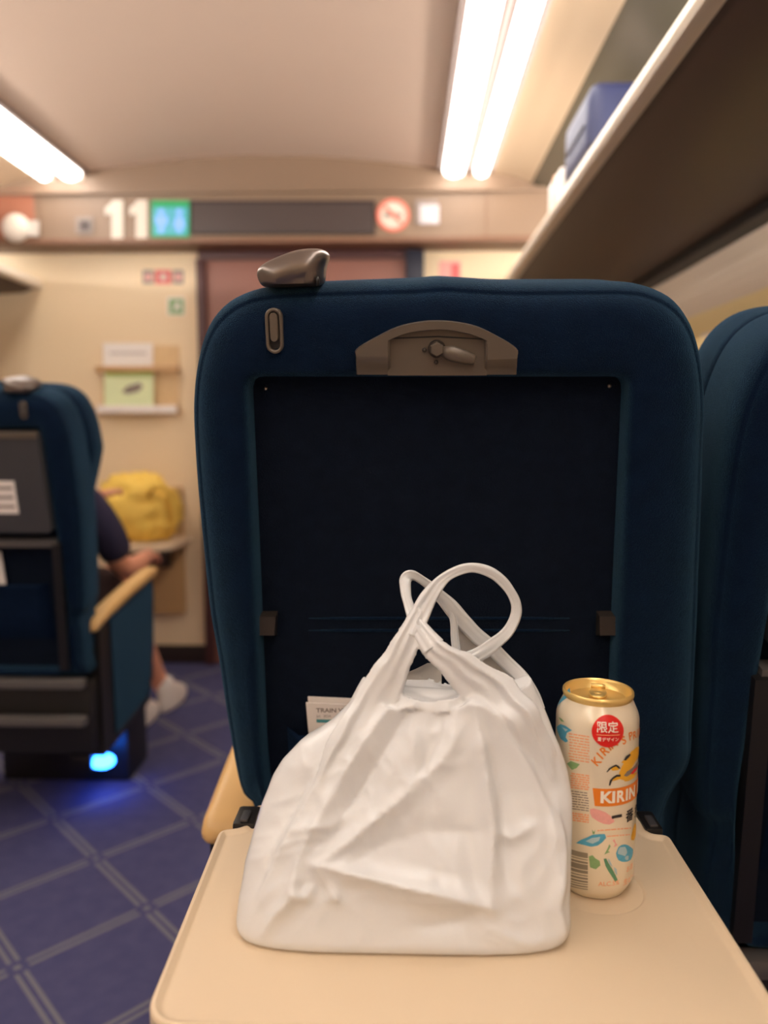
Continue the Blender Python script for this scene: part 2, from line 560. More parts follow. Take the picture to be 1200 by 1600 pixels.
# ------------------------------------------------------------------ luggage racks
def rack(s, label):
    R = root('luggage_rack', (CX + s * 1.3, 0.6, H + 0.63), label, 'luggage rack', 'overhead luggage racks')
    g = lambda pts: [(CX + s * a, H + b) for a, b in pts]
    y1 = YE - 0.003
    def sw(name, prof, m):
        r0 = [Vector((x, YB + 0.01, z)) for x, z in prof]
        v, f = loft([r0, [Vector((p.x, y1, p.z)) for p in r0]])
        return auto_smooth(from_py(name, v, f, m, R), 30)
    sw('shelf', g([(1.075, 0.632), (1.13, 0.612), (1.25, 0.606), (1.45, 0.60), (1.597, 0.596), (1.597, 0.63), (1.3, 0.652), (1.075, 0.664)]), M['underbrown'])
    sw('edge_rail', g([(1.035, 0.640), (1.042, 0.630), (1.060, 0.628), (1.076, 0.632), (1.076, 0.664), (1.060, 0.668), (1.042, 0.664)]), M['rackedge'])
    sw('rear_channel', g([(1.545, 0.570), (1.597, 0.560), (1.597, 0.595), (1.545, 0.600)]), M['black'])
    # uplight lamp added out of sight behind the luggage to brighten the ceiling
    U = root('rack_fill', (CX + s * 1.56, 0.6, H + 0.635), 'added unseen ceiling uplight lying along the back of the %s luggage rack' % ('right' if s > 0 else 'left'), 'light', 'added ceiling fill lights')
    pr = g([(1.585, 0.670), (1.550, 0.670), (1.535, 0.678), (1.575, 0.720), (1.590, 0.720)])
    v, f = loft([[Vector((x, YB + 0.05, z)) for x, z in pr], [Vector((x, YE - 0.3, z)) for x, z in pr]])
    from_py('housing', v, f, M['rackedge'], U, False)
    pr = g([(1.533, 0.6805), (1.573, 0.7225), (1.574, 0.7215), (1.534, 0.6795)])
    v, f = loft([[Vector((x, YB + 0.06, z)) for x, z in pr], [Vector((x, YE - 0.31, z)) for x, z in pr]])
    from_py('diffuser', v, f, M['fill'], U, False)
    return R


rack(1, 'dark brown luggage rack with pale edge rail above the window seats')
rack(-1, 'luggage rack whose brown end shows over the far blue seat')

# ------------------------------------------------------------------ seats
SK = 0.205
SP0 = Vector((0.05, 0.86, 0.70))
SN = Vector((0, -1, -SK)).normalized()           # back plane normal, towards the row behind
SS = Vector((0, -SK, 1)).normalized()


def us(px, py, t=0.0):
    """photo pixel -> (u, s) on the front seat's reclined back"""
    q = PPL(px, py, SP0 + SN * t, SN) - SP0
    return q.x, q.dot(SS)


OUT_PX = [(372, 1240), (352, 1140), (336, 1040), (322, 960), (311, 860), (302, 760), (297, 680), (296, 630), (300, 580),
          (310, 535), (326, 500), (352, 473), (385, 457), (430, 449), (520, 444), (600, 441), (655, 439), (690, 436), (730, 438),
          (800, 442), (900, 442), (990, 443), (1030, 452), (1062, 470), (1085, 500), (1099, 540), (1107, 590), (1109, 640),
          (1107, 700), (1105, 780), (1102, 860), (1098, 960), (1093, 1060), (1088, 1140), (1083, 1200)]
OUT_US = [us(*p, -0.015) for p in OUT_PX]
OUT_US += [(0.262, -0.05), (0.250, -0.15), (0.235, -0.215), (0.21, -0.235), (-0.20, -0.235), (-0.222, -0.215), (-0.232, -0.14), (-0.232, -0.06)]
INN_US = [us(384, 590), us(986, 590), us(955, 1262), (0.185, -0.21), (-0.175, -0.21), us(413, 1262)]
INN_US = round_poly(INN_US, [0.014, 0.014, 0.3, 0.02, 0.02, 0.3], 6)
UC, SC = 0.0, 0.22


def radial(poly, n):
    """poly sampled by rays from its centre at n even angles"""
    out = []
    m = len(poly)
    for k in range(n):
        a = 2 * PI * k / n
        dx, dy = math.cos(a), math.sin(a)
        best = None
        for i in range(m):
            (x1, y1), (x2, y2) = poly[i], poly[(i + 1) % m]
            x1, x2, y1, y2 = x1 - UC, x2 - UC, y1 - SC, y2 - SC
            den = dx * (y2 - y1) - dy * (x2 - x1)
            if abs(den) < 1e-12:
                continue
            t = (x1 * (y2 - y1) - y1 * (x2 - x1)) / den
            q = (x1 * dy - y1 * dx) / den
            if t > 0 and -1e-9 <= q <= 1 + 1e-9 and (best is None or t > best):
                best = t
        out.append((UC + dx * best, SC + dy * best))
    return out


NR = 300
OUT_S = [(p.x, p.y) for p in crom([Vector((a, b)) for a, b in OUT_US], 6, True)]
OUT_R = radial(OUT_S, NR)
INN_R = radial(INN_US, NR)


def seat(name, base, mirror, label, s_scale=1.0, tray_up=False, arm=(0.245, 0.312), wing=0.0, arm_side=1):
    """reclining train seat seen from behind; base is the point of the back plane at tray height, mirror=-1 swaps sides"""
    B = Vector(base)
    R = root(name, (B.x, B.y + 0.25, 0), label, 'seat', 'blue velvet train seats')
    def L(u, s, t=0.0):
        return B + Vector((mirror * u, 0, 0)) + SS * (s * s_scale) + SN * t
    def G(u, y, z):                                # upright coordinates: sideways, depth behind back plane, height
        return Vector((B.x + mirror * u, B.y + y, z))
    def A(u, y, z):                                # the same, on the side that carries the armrest
        return Vector((B.x + mirror * arm_side * u, B.y + y, z))
    def inset(d):
        out = []
        for (x1, y1), (x2, y2) in zip(OUT_R, INN_R):
            l = math.hypot(x2 - x1, y2 - y1)
            k = min(d / l, 0.8)
            out.append((x1 + (x2 - x1) * k, y1 + (y2 - y1) * k))
        return out
    # padded rim of the back
    rings = []
    for dd, t in ((0.002, -0.118), (0.0, -0.10), (-0.001, -0.06), (0.0, -0.036), (0.003, -0.024), (0.007, -0.0165), (0.0092, -0.0150),
                  (0.0108, -0.0150), (0.0125, -0.0125), (0.018, -0.007), (0.026, -0.003), (0.038, 0.0)):
        rings.append([L(u, s, t) for u, s in inset(dd)])
    for dd, t in ((0.010, 0.001), (0.004, -0.001), (0.0005, -0.006), (-0.001, -0.014), (-0.002, -0.032)):
        rr = []
        for (x1, y1), (x2, y2) in zip(OUT_R, INN_R):
            l = math.hypot(x2 - x1, y2 - y1)
            k = 1 - min(dd / l, 0.6)
            rr.append(L(x1 + (x2 - x1) * k, y1 + (y2 - y1) * k, t))
        rings.append(rr)
    v, f = loft(rings, cap=False)
    from_py('back_frame', v, f, M['velvet'], R)
    # flat cloth panel in the recess
    v = [L(u, s, -0.029) for u, s in INN_R] + [L(u, s, -0.045) for u, s in INN_R]
    n = NR
    ff = [tuple(range(n))] + [(i, (i + 1) % n, n + (i + 1) % n, n + i) for i in range(n)]
    bp = from_py('back_panel', v, ff, M['panelcloth'], R, False)
    # front cushion with side wings
    rings = []
    for k, t in ((-0.002, -0.110), (0.0, -0.125), (0.001, -0.15), (-0.002, -0.18), (-0.014, -0.205), (-0.05, -0.225), (-0.09, -0.225)):
        rr = []
        for u, s in OUT_R:
            g = k + (wing * max(0.0, min(1, (s - 0.22) / 0.15)) * min(1, max(0, (-t - 0.10) / 0.04)) if t < -0.11 and t > -0.20 else 0)
            if wing:
                g -= 0.042 * max(0.0, min(1, (0.37 - s) / 0.2)) * min(1, max(0, (-t - 0.10) / 0.03))
            l = math.hypot(u, s - SC)
            rr.append(L(u * (1 + g / l), SC + (s - SC) * (1 + min(k, 0.002) / l), t))
        rings.append(rr)
    v, f = loft(rings)
    from_py('front_cushion', v, f, M['velvet'], R)
    # seat pan, shell and pedestal
    rp = round_poly([(-0.235, 0.16), (0.235, 0.16), (0.235, 0.62), (-0.235, 0.62)], 0.06)
    cs = [[G(u * k + 0, y, z) for u, y in rp] for k, z in ((0.96, 0.345), (1, 0.355), (1, 0.43), (0.97, 0.45))]
    v, f = loft(cs)
    auto_smooth(from_py('seat_cushion', v, f, M['velvet'], R), 60)
    v, f = loft([[G(u * 1.0, y, 0.285) for u, y in rp], [G(u, y, 0.334) for u, y in rp]])
    from_py('seat_shell', v, f, M['black'], R, False)
    a, b = G(-0.20, 0.42, 0.002), G(0.20, 0.60, 0.285)
    box('pedestal', tuple(a), tuple(b), M['black'], R, 0.01)
    a, b = G(-0.235, 0.07, 0.24), G(0.235, 0.34, 0.44)
    box('underseat_box', tuple(a), tuple(b), M['black'], R, 0.012)
    for z in (0.445, 0.345):
        a, b = G(-0.235, 0.02, z - 0.012), G(0.235, 0.052, z + 0.014)
        box('foot_bar', tuple(a), tuple(b), M['grey'], R, 0.008)
    # aisle armrest: sloping beige pad on a black post with a velvet side panel
    pad = []
    a0, a1 = -arm[0], -arm[1]
    am, aw = (a0 + a1) / 2, abs(a1 - a0) / 2
    for y, z, k, h in ((0.090, 0.585, 0.80, 0.010), (0.094, 0.592, 0.98, 0.020), (0.106, 0.597, 1.0, 0.026), (0.20, 0.612, 1.0, 0.027), (0.36, 0.632, 1.0, 0.027),
                       (0.54, 0.648, 1.0, 0.027), (0.60, 0.650, 0.92, 0.022), (0.612, 0.648, 0.6, 0.012)):
        pr = []
        for q in range(20):
            c, s_ = math.cos(2 * PI * q / 20), math.sin(2 * PI * q / 20)
            e = 0.62
            pr.append(A(am + aw * k * math.copysign(abs(c) ** e, c), y, z - 0.012 + h * 0.62 * math.copysign(abs(s_) ** e, s_)))
        pad.append(pr)
    v, f = loft(pad)
    from_py('armrest', v, f, M['arm'], R)
    side = [(0.115, 0.575), (0.20, 0.592), (0.56, 0.628), (0.57, 0.58), (0.555, 0.40), (0.50, 0.235), (0.12, 0.215)]
    rings = [[A(am + q * (aw - 0.006), y, z) for y, z in side] for q in (-1, 1)]
    v, f = loft(rings)
    from_py('arm_post', v, f, M['black'], R, False)
    ins = [(0.185, 0.578), (0.55, 0.612), (0.555, 0.57), (0.54, 0.41), (0.485, 0.262), (0.20, 0.245)]
    ou = a1 + 0.006
    v, f = loft([[A(ou, y, z) for y, z in ins], [A(ou - 0.004, y, z) for y, z in ins]])
    from_py('side_panel', v, f, M['velvet'], R, False)
    # grab handle on the aisle-side shoulder
    hp = [(395, 426), (403, 414), (425, 402), (455, 391), (480, 387.5), (498, 389), (507, 396), (508, 404), (503, 420), (498, 446), (470, 449.5), (430, 450.5), (406, 449), (398, 440)]
    hu = [us(*p) for p in hp]
    hu = [(p.x, p.y) for p in crom([Vector((a, b)) for a, b in hu], 4, True)]
    cu = sum(p[0] for p in hu) / len(hu)
    cs_ = sum(p[1] for p in hu) / len(hu)
    rings = []
    for k, t in ((0.45, 0.012), (0.80, 0.008), (0.95, 0.0), (1.0, -0.012), (0.98, -0.04), (0.86, -0.07), (0.6, -0.085), (0.3, -0.09)):
        rings.append([L(cu + (u - cu) * k, (cs_ + (s - cs_) * k) - (0.006 if k < 0.5 else 0), t - 0.012) for u, s in hu])
    v, f = loft(rings)
    hd = from_py('grab_handle', v, f, M['handle'], R)
    slot = [us(*p) for p in ((493, 434), (496, 432), (498, 440), (497, 447), (493, 447))]
    v, f = loft([[L(a, b, -0.002) for a, b in slot], [L(a, b, -0.012) for a, b in slot]])
    o_ = from_py('handle_slot', v, f, M['black'], hd)
    # coat hook: oval ring with a sliding hook
    def stad(cx, c0, c1, r):
        out = []
        for q in range(13):
            a = PI * q / 12
            out.append((cx + r * math.cos(a), c1 + r * math.sin(a)))
        for q in range(13):
            a = PI + PI * q / 12
            out.append((cx + r * math.cos(a), c0 + r * math.sin(a)))
        return out
    hx, h0 = us(431, 538)
    hx1, h1 = us(427.5, 495)
    hx = (hx + hx1) / 2
    o1, o2 = stad(hx, h0, h1, 0.0084), stad(hx, h0, h1, 0.0053)
    v, f = loft([[L(a, b, -0.002) for a, b in o1], [L(a, b, 0.0035) for a, b in o1], [L(a * .85 + hx * .15, b, 0.005) for a, b in o1], [L(a, b, 0.0045) for a, b in o2], [L(a, b, -0.001) for a, b in o2]], cap=False)
    hk = from_py('coat_hook', v, f, M['taupe'], R)
    v, f = loft([[L(a, b, 0.0005) for a, b in o2], [L(a, b, -0.002) for a, b in o2]])
    from_py('hook_slot', v, f, M['black'], hk, False)
    o3 = stad(hx, h0 + 0.007, h1, 0.0040)
    v, f = loft([[L(a, b, 0.0006) for a, b in o3], [L(a, b, 0.0045) for a, b in o3], [L(hx + (a - hx) * .8, b, 0.0055) for a, b in o3]])
    auto_smooth(from_py('hook_slider', v, f, M['grey'] if tray_up else M['taupe'], hk), 40)
    # latch housing
    if not tray_up:
        oa = crom([Vector(us(*p)) for p in ((555, 585), (555, 558), (556, 545), (585, 527), (620, 510), (655, 502), (684, 500), (712, 502), (745, 509), (780, 526), (808, 544), (809, 558), (809, 585))], 4)
        ia = crom([Vector(us(*p)) for p in ((610, 585), (609.5, 560), (609.5, 534), (612, 529), (635, 520), (658, 516), (684, 514), (708, 516), (732, 521), (754, 529), (757, 535), (757, 560), (757, 585))], 4)
        tb = lambda p: 0.012 if p.y > us(680, 562)[1] else 0.012 - 0.010 * min(1, (us(680, 562)[1] - p.y) / 0.012)
        rr = []
        for k, tt in ((0.0, None), (0.06, 0.0), (0.94, 0.0), (1.0, -0.002), (1.0, None)):
            row = []
            for a, b in zip(oa, ia):
                q = a.lerp(b, k)
                t = -0.006 if tt is None else (0.011 + tt if k > 0.01 else 0.009)
                if tt is None and k == 0.0:
                    t = -0.004
                if tt is not None and q.y < us(680, 561)[1]:
                    t -= 0.009 * min(1, (us(680, 561)[1] - q.y) / 0.013)
                row.append(L(q.x, q.y, t))
            rr.append(row)
        v, f = loft(rr, closed=False, cap=False)
        lh = auto_smooth(from_py('latch_housing', v, f, M['taupe'], R), 25)
        pl = [Vector(us(*p)) for p in ((606, 586), (606, 530), (640, 516), (684, 511), (728, 516), (760, 530), (760, 586))]
        v, f = loft([[L(p.x, p.y, 0.0035) for p in pl], [L(p.x, p.y, -0.004) for p in pl]])
        from_py('latch_plate', v, f, M['taupe'], lh, False)
        pl = [Vector(us(*p)) for p in ((609, 529.5), (684, 526.5), (757, 530.5), (757, 528.5), (684, 524), (609, 527))]
        v, f = loft([[L(p.x, p.y, 0.0040) for p in pl], [L(p.x, p.y, -0.002) for p in pl]])
        from_py('plate_gap', v, f, M['black'], lh, False)
        kx, ks = us(682, 544)
        ku, ke = us(741, 561)
        for r, t0, t1, nm, mm in ((0.0085, 0.003, 0.008, 'latch_boss', M['taupedark']), (0.0068, 0.007, 0.015, 'latch_knob', M['taupe'])):
            rg = [[L(kx + r * kk * math.cos(2 * PI * (q + .5) / 6 * (1 if nm == 'latch_knob' else .5)), ks + r * kk * math.sin(2 * PI * (q + .5) / 6 * (1 if nm == 'latch_knob' else .5)), t)
                   for q in range(6 if nm == 'latch_knob' else 12)] for t, kk in ((t0, 1), (t1 - 0.0015, 1), (t1, 0.85))]
            v, f = loft(rg)
            from_py(nm, v, f, mm, lh, False)
        rg = []
        for t_, wd in ((0.12, 0.004), (0.3, 0.0066), (0.4, 0.0075), (0.7, 0.0066), (0.95, 0.0052), (1.0, 0.0042)):
            c = Vector((kx + (ku - kx) * t_, ks + (ke - ks) * t_))
            dv = Vector((-(ke - ks), ku - kx)).normalized()
            rg.append([L(c.x + dv.x * wd * math.cos(2 * PI * q / 14), c.y + dv.y * wd * math.cos(2 * PI * q / 14), 0.0095 + wd * 0.75 * math.sin(2 * PI * q / 14)) for q in range(14)])
        v, f = loft(rg)
        from_py('latch_lever', v, f, M['taupe'], lh)
        for pp in ((663, 546), (681, 565)):
            a, b = us(*pp)
            rg = [[L(a + r * math.cos(2 * PI * q / 10), b + r * math.sin(2 * PI * q / 10), t) for q in range(10)] for r, t in ((0.0022, 0.002), (0.0022, 0.0058), (0.0012, 0.0072))]
            v, f = loft(rg)
            from_py('latch_pin', v, f, M['taupedark'], lh)
        # clips that hold the tray arms, screws, seam welts
        for x0, x1 in ((403, 431), (934, 962)):
            c = [us(x0, 998, -0.02), us(x1, 998, -0.02), us(x1 + 1, 960, -0.02), us(x0 + 1, 960, -0.02)]
            v = [L(a, b, -0.029) for a, b in c] + [L(c[0][0], c[0][1] + 0.008, -0.012), L(c[1][0], c[1][1] + 0.008, -0.012), L(c[2][0], c[2][1], -0.014), L(c[3][0], c[3][1], -0.014)]
            o_ = from_py('tray_clip', v, [(0, 1, 2, 3), (4, 5, 6, 7), (0, 1, 5, 4), (1, 2, 6, 5), (2, 3, 7, 6), (3, 0, 4, 7)], M['taupedark'], R, False)
        for p in ((415, 607), (952, 603)):
            a, b = us(*p, -0.029)
            rg = [[L(a + r * math.cos(2 * PI * q / 10), b + r * math.sin(2 * PI * q / 10), t) for q in range(10)] for r, t in ((0.0022, -0.031), (0.0022, -0.028), (0.0010, -0.0268))]
            v, f = loft(rg)
            from_py('screw', v, f, M['steel'], R)
        for yy in (966, 985):
            a, b = us(482, yy, -0.029), us(890, yy, -0.029)
            tube('seam_welt', [L(a[0] + (b[0] - a[0]) * q / 8, a[1] + (b[1] - a[1]) * q / 8, -0.029) for q in range(9)], [0.0004] + [0.0016] * 7 + [0.0004], M['velvet'], R, 8)
        pk = (us(447, 1141, -0.02), us(893, 1141, -0.02))
        pw0, pw1, pt_ = pk[0][0], pk[1][0], pk[0][1]
    else:
        pw0, pw1, pt_ = -0.16, 0.16, 0.04
    # magazine pocket
    nu = 20
    rows = []
    for s_, t in ((pt_, -0.010), (pt_ - 0.003, -0.0055), (pt_ - 0.009, -0.0055), (pt_ - 0.012, -0.0075), (pt_ - 0.07, -0.005), (pt_ - 0.13, -0.012), (pt_ - 0.165, -0.028)):
        row = []
        for i in range(nu + 1):
            k = i / nu
            e = min(1, min(k, 1 - k) / 0.05)
            row.append(L(pw0 + (pw1 - pw0) * k, s_, -0.028 + (t + 0.028) * math.sqrt(max(0, 1 - (1 - e) ** 2))))
        rows.append(row)
    v, f = loft(rows, closed=False, cap=False)
    from_py('magazine_pocket', v, f, M['pocket'], R)
    if tray_up:
        # folded tray: grey board with paler top edge, hung in the recess, on two black arms
        z0, z1 = 0.192, 0.450
        t0 = [L(-0.208, z0, -0.02), L(0.208, z0, -0.02), L(0.208, z1, -0.02), L(-0.208, z1, -0.02)]
        rp2 = round_poly([(-0.206, z0), (0.206, z0), (0.206, z1), (-0.206, z1)], 0.012)
        v, f = loft([[L(a, b, -0.025) for a, b in rp2], [L(a, b, 0.012) for a, b in rp2], [L(a * .985, z0 + (b - z0) * .985 + .002, 0.016) for a, b in rp2]])
        tb = auto_smooth(from_py('tray_table', v, f, M['darkgrey'], R), 40)
        v, f = loft([[L(a, b, 0.008) for a, b in ((-0.205, z1 + 0.002), (0.205, z1 + 0.002), (0.205, z1 - 0.012), (-0.205, z1 - 0.012))], [L(a, b, 0.020) for a, b in ((-0.205, z1 + 0.0), (0.205, z1 + 0.0), (0.205, z1 - 0.012), (-0.205, z1 - 0.012))]])
        from_py('tray_edge', v, f, M['taupe'], tb, False)
        v, f = loft([[L(a, b, 0.0165) for a, b in ((-0.135, 0.245), (-0.05, 0.245), (-0.05, 0.330), (-0.135, 0.330))], [L(a, b, 0.0175) for a, b in ((-0.135, 0.245), (-0.05, 0.245), (-0.05, 0.330), (-0.135, 0.330))]])
        lb = from_py('notice', v, f, M['paper'], tb, False)
        for b0 in (0.308, 0.284, 0.260):
            v, f = loft([[L(a, b, 0.0176) for a, b in ((-0.128, b0), (-0.057, b0), (-0.057, b0 + 0.007), (-0.128, b0 + 0.007))], [L(a, b, 0.0179) for a, b in ((-0.128, b0), (-0.057, b0), (-0.057, b0 + 0.007), (-0.128, b0 + 0.007))]])
            from_py('printed_line', v, f, M['printgrey'], lb, False)
        v, f = loft([[L(a, b, -0.02) for a, b in ((-0.21, 0.150), (0.21, 0.150), (0.21, 0.168), (-0.21, 0.168))], [L(a, b, 0.004) for a, b in ((-0.21, 0.150), (0.21, 0.150), (0.21, 0.168), (-0.21, 0.168))]])
        from_py('tray_rail', v, f, M['grey'], R, False)
        for sg in (-1, 1):
            v, f = loft([[L(sg * a, b, -0.024) for a, b in ((0.20, 0.16), (0.220, 0.16), (0.198, -0.20), (0.175, -0.20))], [L(sg * a, b, 0.012) for a, b in ((0.20, 0.16), (0.220, 0.16), (0.198, -0.20), (0.175, -0.20))]])
            from_py('tray_arm', v, f, M['black'], R, False)
    return R, L, G


FS, FL, FG = seat('reclining_chair', SP0, 1, 'dark blue velvet seat back right in front, its cream tray folded down')
seat('reclining_chair', SP0 + Vector((0.549, 0.012, -0.024)), 1, 'blue velvet window seat at the right edge, cut off by the frame', tray_up=True, arm_side=-1)
LS, LL, LG = seat('reclining_chair', (-1.058, 1.90, 0.672), -1, 'blurred blue seat across the aisle at left, its grey tray folded up', s_scale=0.955, tray_up=True, arm=(0.206, 0.252), wing=0.014)

# ------------------------------------------------------------------ tray table of the front seat
TZ = 0.70
tp = [PZ(x, y, TZ) for x, y in ((218, 1603), (1249, 1625), (1045, 1304), (1013, 1302), (996, 1262), (399, 1257), (384, 1292), (343, 1296))]
poly = round_poly([(p.x, p.y) for p in tp], [0.03, 0.03, 0.010, 0.012, 0.010, 0.010, 0.012, 0.010], 8)
PC = Vector((0.039, 0.66))


def offset_poly(poly, d):
    n = len(poly)
    out = []
    for i in range(n):
        p0, p1, p2 = Vector(poly[i - 1]), Vector(poly[i]), Vector(poly[(i + 1) % n])
        a = (p1 - p0).normalized() if (p1 - p0).length > 1e-9 else (p2 - p1).normalized()
        b = (p2 - p1).normalized() if (p2 - p1).length > 1e-9 else a
        nn = Vector((-(a + b).y, (a + b).x)).normalized()
        c = max(0.5, nn.dot(Vector((-a.y, a.x))))
        out.append(p1 + nn * (d / c))
    return out


area = sum(poly[i][0] * poly[(i + 1) % len(poly)][1] - poly[(i + 1) % len(poly)][0] * poly[i][1] for i in range(len(poly)))
if area < 0:
    poly = poly[::-1]
V3 = lambda pl, z: [Vector((p[0], p[1], z)) for p in pl]
rings = [V3(offset_poly(poly, 0.006), TZ - 0.020), V3(offset_poly(poly, 0.001), TZ - 0.017), V3(poly, TZ - 0.012), V3(poly, TZ - 0.002), V3(offset_poly(poly, 0.0012), TZ), V3(offset_poly(poly, 0.0036), TZ + 0.0004),
         V3(offset_poly(poly, 0.0055), TZ - 0.0006), V3(offset_poly(poly, 0.0075), TZ - 0.0026), V3(offset_poly(poly, 0.0092), TZ - 0.0031), V3(offset_poly(poly, 0.0112), TZ - 0.0028)]
inner = offset_poly(poly, 0.0112)
ZT = TZ - 0.0028                                    # writing surface
CUP = PZ(932, 1384, ZT)
CR = 0.0425
bm = bmesh.new()
n = len(poly)
rv = [[bm.verts.new(p) for p in r] for r in rings]
for i in range(len(rings) - 1):
    for j in range(n):
        k = (j + 1) % n
        bm.faces.new((rv[i][j], rv[i][k], rv[i + 1][k], rv[i + 1][j]))
bm.faces.new(rv[0][::-1])
cn = 64
cup = [[bm.verts.new((CUP.x + r * math.cos(2 * PI * j / cn), CUP.y + r * math.sin(2 * PI * j / cn), z)) for j in range(cn)] for r, z in ((CR, ZT), (CR - 0.0012, ZT - 0.0004), (CR - 0.0030, ZT - 0.0018))]
for i in range(2):
    for j in range(cn):
        k = (j + 1) % cn
        bm.faces.new((cup[i][j], cup[i][k], cup[i + 1][k], cup[i + 1][j]))
bm.faces.new(cup[2])
from mathutils.geometry import delaunay_2d_cdt
allv = rv[-1] + cup[0]
res = delaunay_2d_cdt([Vector((q.co.x, q.co.y)) for q in allv], [(i, (i + 1) % n) for i in range(n)] + [(n + i, n + (i + 1) % cn) for i in range(cn)], [list(range(n))], 1, 1e-7)
vmap = [allv[res[3][i][0]] if res[3][i] else bm.verts.new((p.x, p.y, ZT)) for i, p in enumerate(res[0])]
for t in res[2]:
    o3 = [vmap[q] for q in t]
    c = sum((q.co for q in o3), Vector()) / 3
    if math.hypot(c.x - CUP.x, c.y - CUP.y) > CR * math.cos(PI / cn) - 1e-5 or not all(q in cup[0] for q in o3):
        bm.faces.new(o3)
bmesh.ops.recalc_face_normals(bm, faces=bm.faces)
me = bpy.data.meshes.new('tray_table')
bm.to_mesh(me)
bm.free()
me.materials.append(M['tray'])
for p in me.polygons:
    p.use_smooth = True
tray = bpy.data.objects.new('tray_table', me)
COL.objects.link(tray)
attach(tray, FS)
auto_smooth(tray, 30)
tray['label'] = 'cream folded-down tray with raised rim and round cup recess'
for x0, x1 in ((362, 398), (1003, 1032)):
    a, b = PZ(x0, 1297, TZ - 0.004), PZ(x1, 1297, TZ - 0.004)
    y0, y1 = PZ(380, 1294, TZ).y, PZ(380, 1262, TZ + 0.006).y
    hb = box('tray_hinge', (a.x, y0 + 0.004, TZ - 0.035), (b.x, y1 + 0.012, TZ + 0.003), M['black'], tray, 0.004)
    xm = (a.x + b.x) / 2
    box('hinge_rib', (xm - 0.004, y0 + 0.006, TZ + 0.0028), (xm + 0.004, y1 - 0.004, TZ + 0.006), M['darkgrey'], hb, 0.0015)
for sx in (-0.172, 0.250):
    prism('tray_arm', [(sx - 0.006, 0.80, 0.668), (sx - 0.006, 0.80, 0.690), (sx - 0.006, 0.905, 0.60), (sx - 0.006, 0.905, 0.57)], (0.012, 0, 0), M['black'], FS)

# magazines in the pocket
def booklet(name, tl, tr_, hgt, t, label, cover):
    (u0, s0), (u1, s1) = us(*tl, t), us(*tr_, t)
    R = root(name, FL(u0, s0 - hgt, t), label, 'booklet', 'booklets in the seat pocket')
    q = [(u0, s0), (u1, s1), (u1 + 0.002, s1 - hgt), (u0 + 0.003, s0 - hgt)]
    v, f = loft([[FL(a, b, t) for a, b in q], [FL(a, b, t - 0.0016) for a, b in q]])
    from_py('pages', v, f, M['paper'], R, False)
    v, f = loft([[FL(a, b, t + 0.0008) for a, b in q], [FL(a, b, t + 0.0002) for a, b in q]])
    cv = from_py('cover', v, f, M['paper'], R, False)
    return R, cv, u0, s0, t + 0.0009


booklet('booklet', (481, 1089), (640, 1096), 0.075, -0.0255, 'white booklet standing taller behind the titled one in the seat pocket', None)
R, cv, u0, s0, tt = booklet('booklet', (478, 1098), (642, 1106), 0.068, -0.0205, 'front white booklet with grey TRAIN lettering in the seat pocket', None)
pl = lambda x, y, dx, dy: FL(u0 + dx + x, s0 - dy + y, tt)
v, f = text_mesh('TRAIN VERT', 0.0076, 0.025)
v = [(a * 1.06, b) for a, b in v]
mnx = min(a for a, b in v)
from_py('cover_title', [pl(a - mnx, b, 0.0115, 0.0095) for a, b in v], f, M['printgrey'], cv, False)
v, f = text_mesh('Jul.  2024', 0.0044, 0.0)
mnx = min(a for a, b in v)
from_py('issue_date', [pl(a - mnx, b, 0.0115, 0.0170) for a, b in v], f, M['printgrey'], cv, False)
q = [(0.0115, 0.0210), (0.0305, 0.0214), (0.0305, 0.0258), (0.0115, 0.0254)]
from_py('cover_band', [pl(0, 0, a, b) for a, b in q], [(0, 1, 2, 3)], M['teal'], cv, False)

# ------------------------------------------------------------------ drinks can
CANC = Vector((PZ(925.5, 1377, ZT - 0.0018).x, PZ(925.5, 1377, ZT - 0.0018).y, ZT - 0.0014))
CS = 1.065
CANR = 0.0332 * CS
can = root('drink_can', CANC, 'tall cream drinks can with gold lid and KIRIN banner, standing on the tray', 'can')
CPROF = [(0.0235, 0.004), (0.0255, 0.0), (0.0268, 0.0008), (0.0305, 0.0075), (0.0325, 0.012), (0.0332, 0.018), (0.0332, 0.143), (0.0330, 0.1465), (0.0322, 0.150), (0.0308, 0.1535), (0.0290, 0.1575), (0.0276, 0.1605), (0.0270, 0.1622)]
CPROF = [(a * CS, b * CS) for a, b in CPROF]
body = lathe('can_body', [(0.0, 0.006)] + CPROF, CANC, M['canwhite'], can, 96, cap=False)
lathe('can_lid', [(a * CS, b * CS) for a, b in [(0.0268, 0.1605), (0.0280, 0.1625), (0.0286, 0.1645), (0.0284, 0.1665), (0.0276, 0.1675), (0.0267, 0.1670), (0.0262, 0.1655), (0.0250, 0.1600), (0.0238, 0.1592), (0.0228, 0.1604), (0.0, 0.1606)]], CANC, M['gold'], can, 96, cap=False)
fdir = Vector((-CANC.x, -CANC.y, 0)).normalized()
rdir = Vector((-fdir.y, fdir.x, 0))
if rdir.x < 0:
    rdir = -rdir
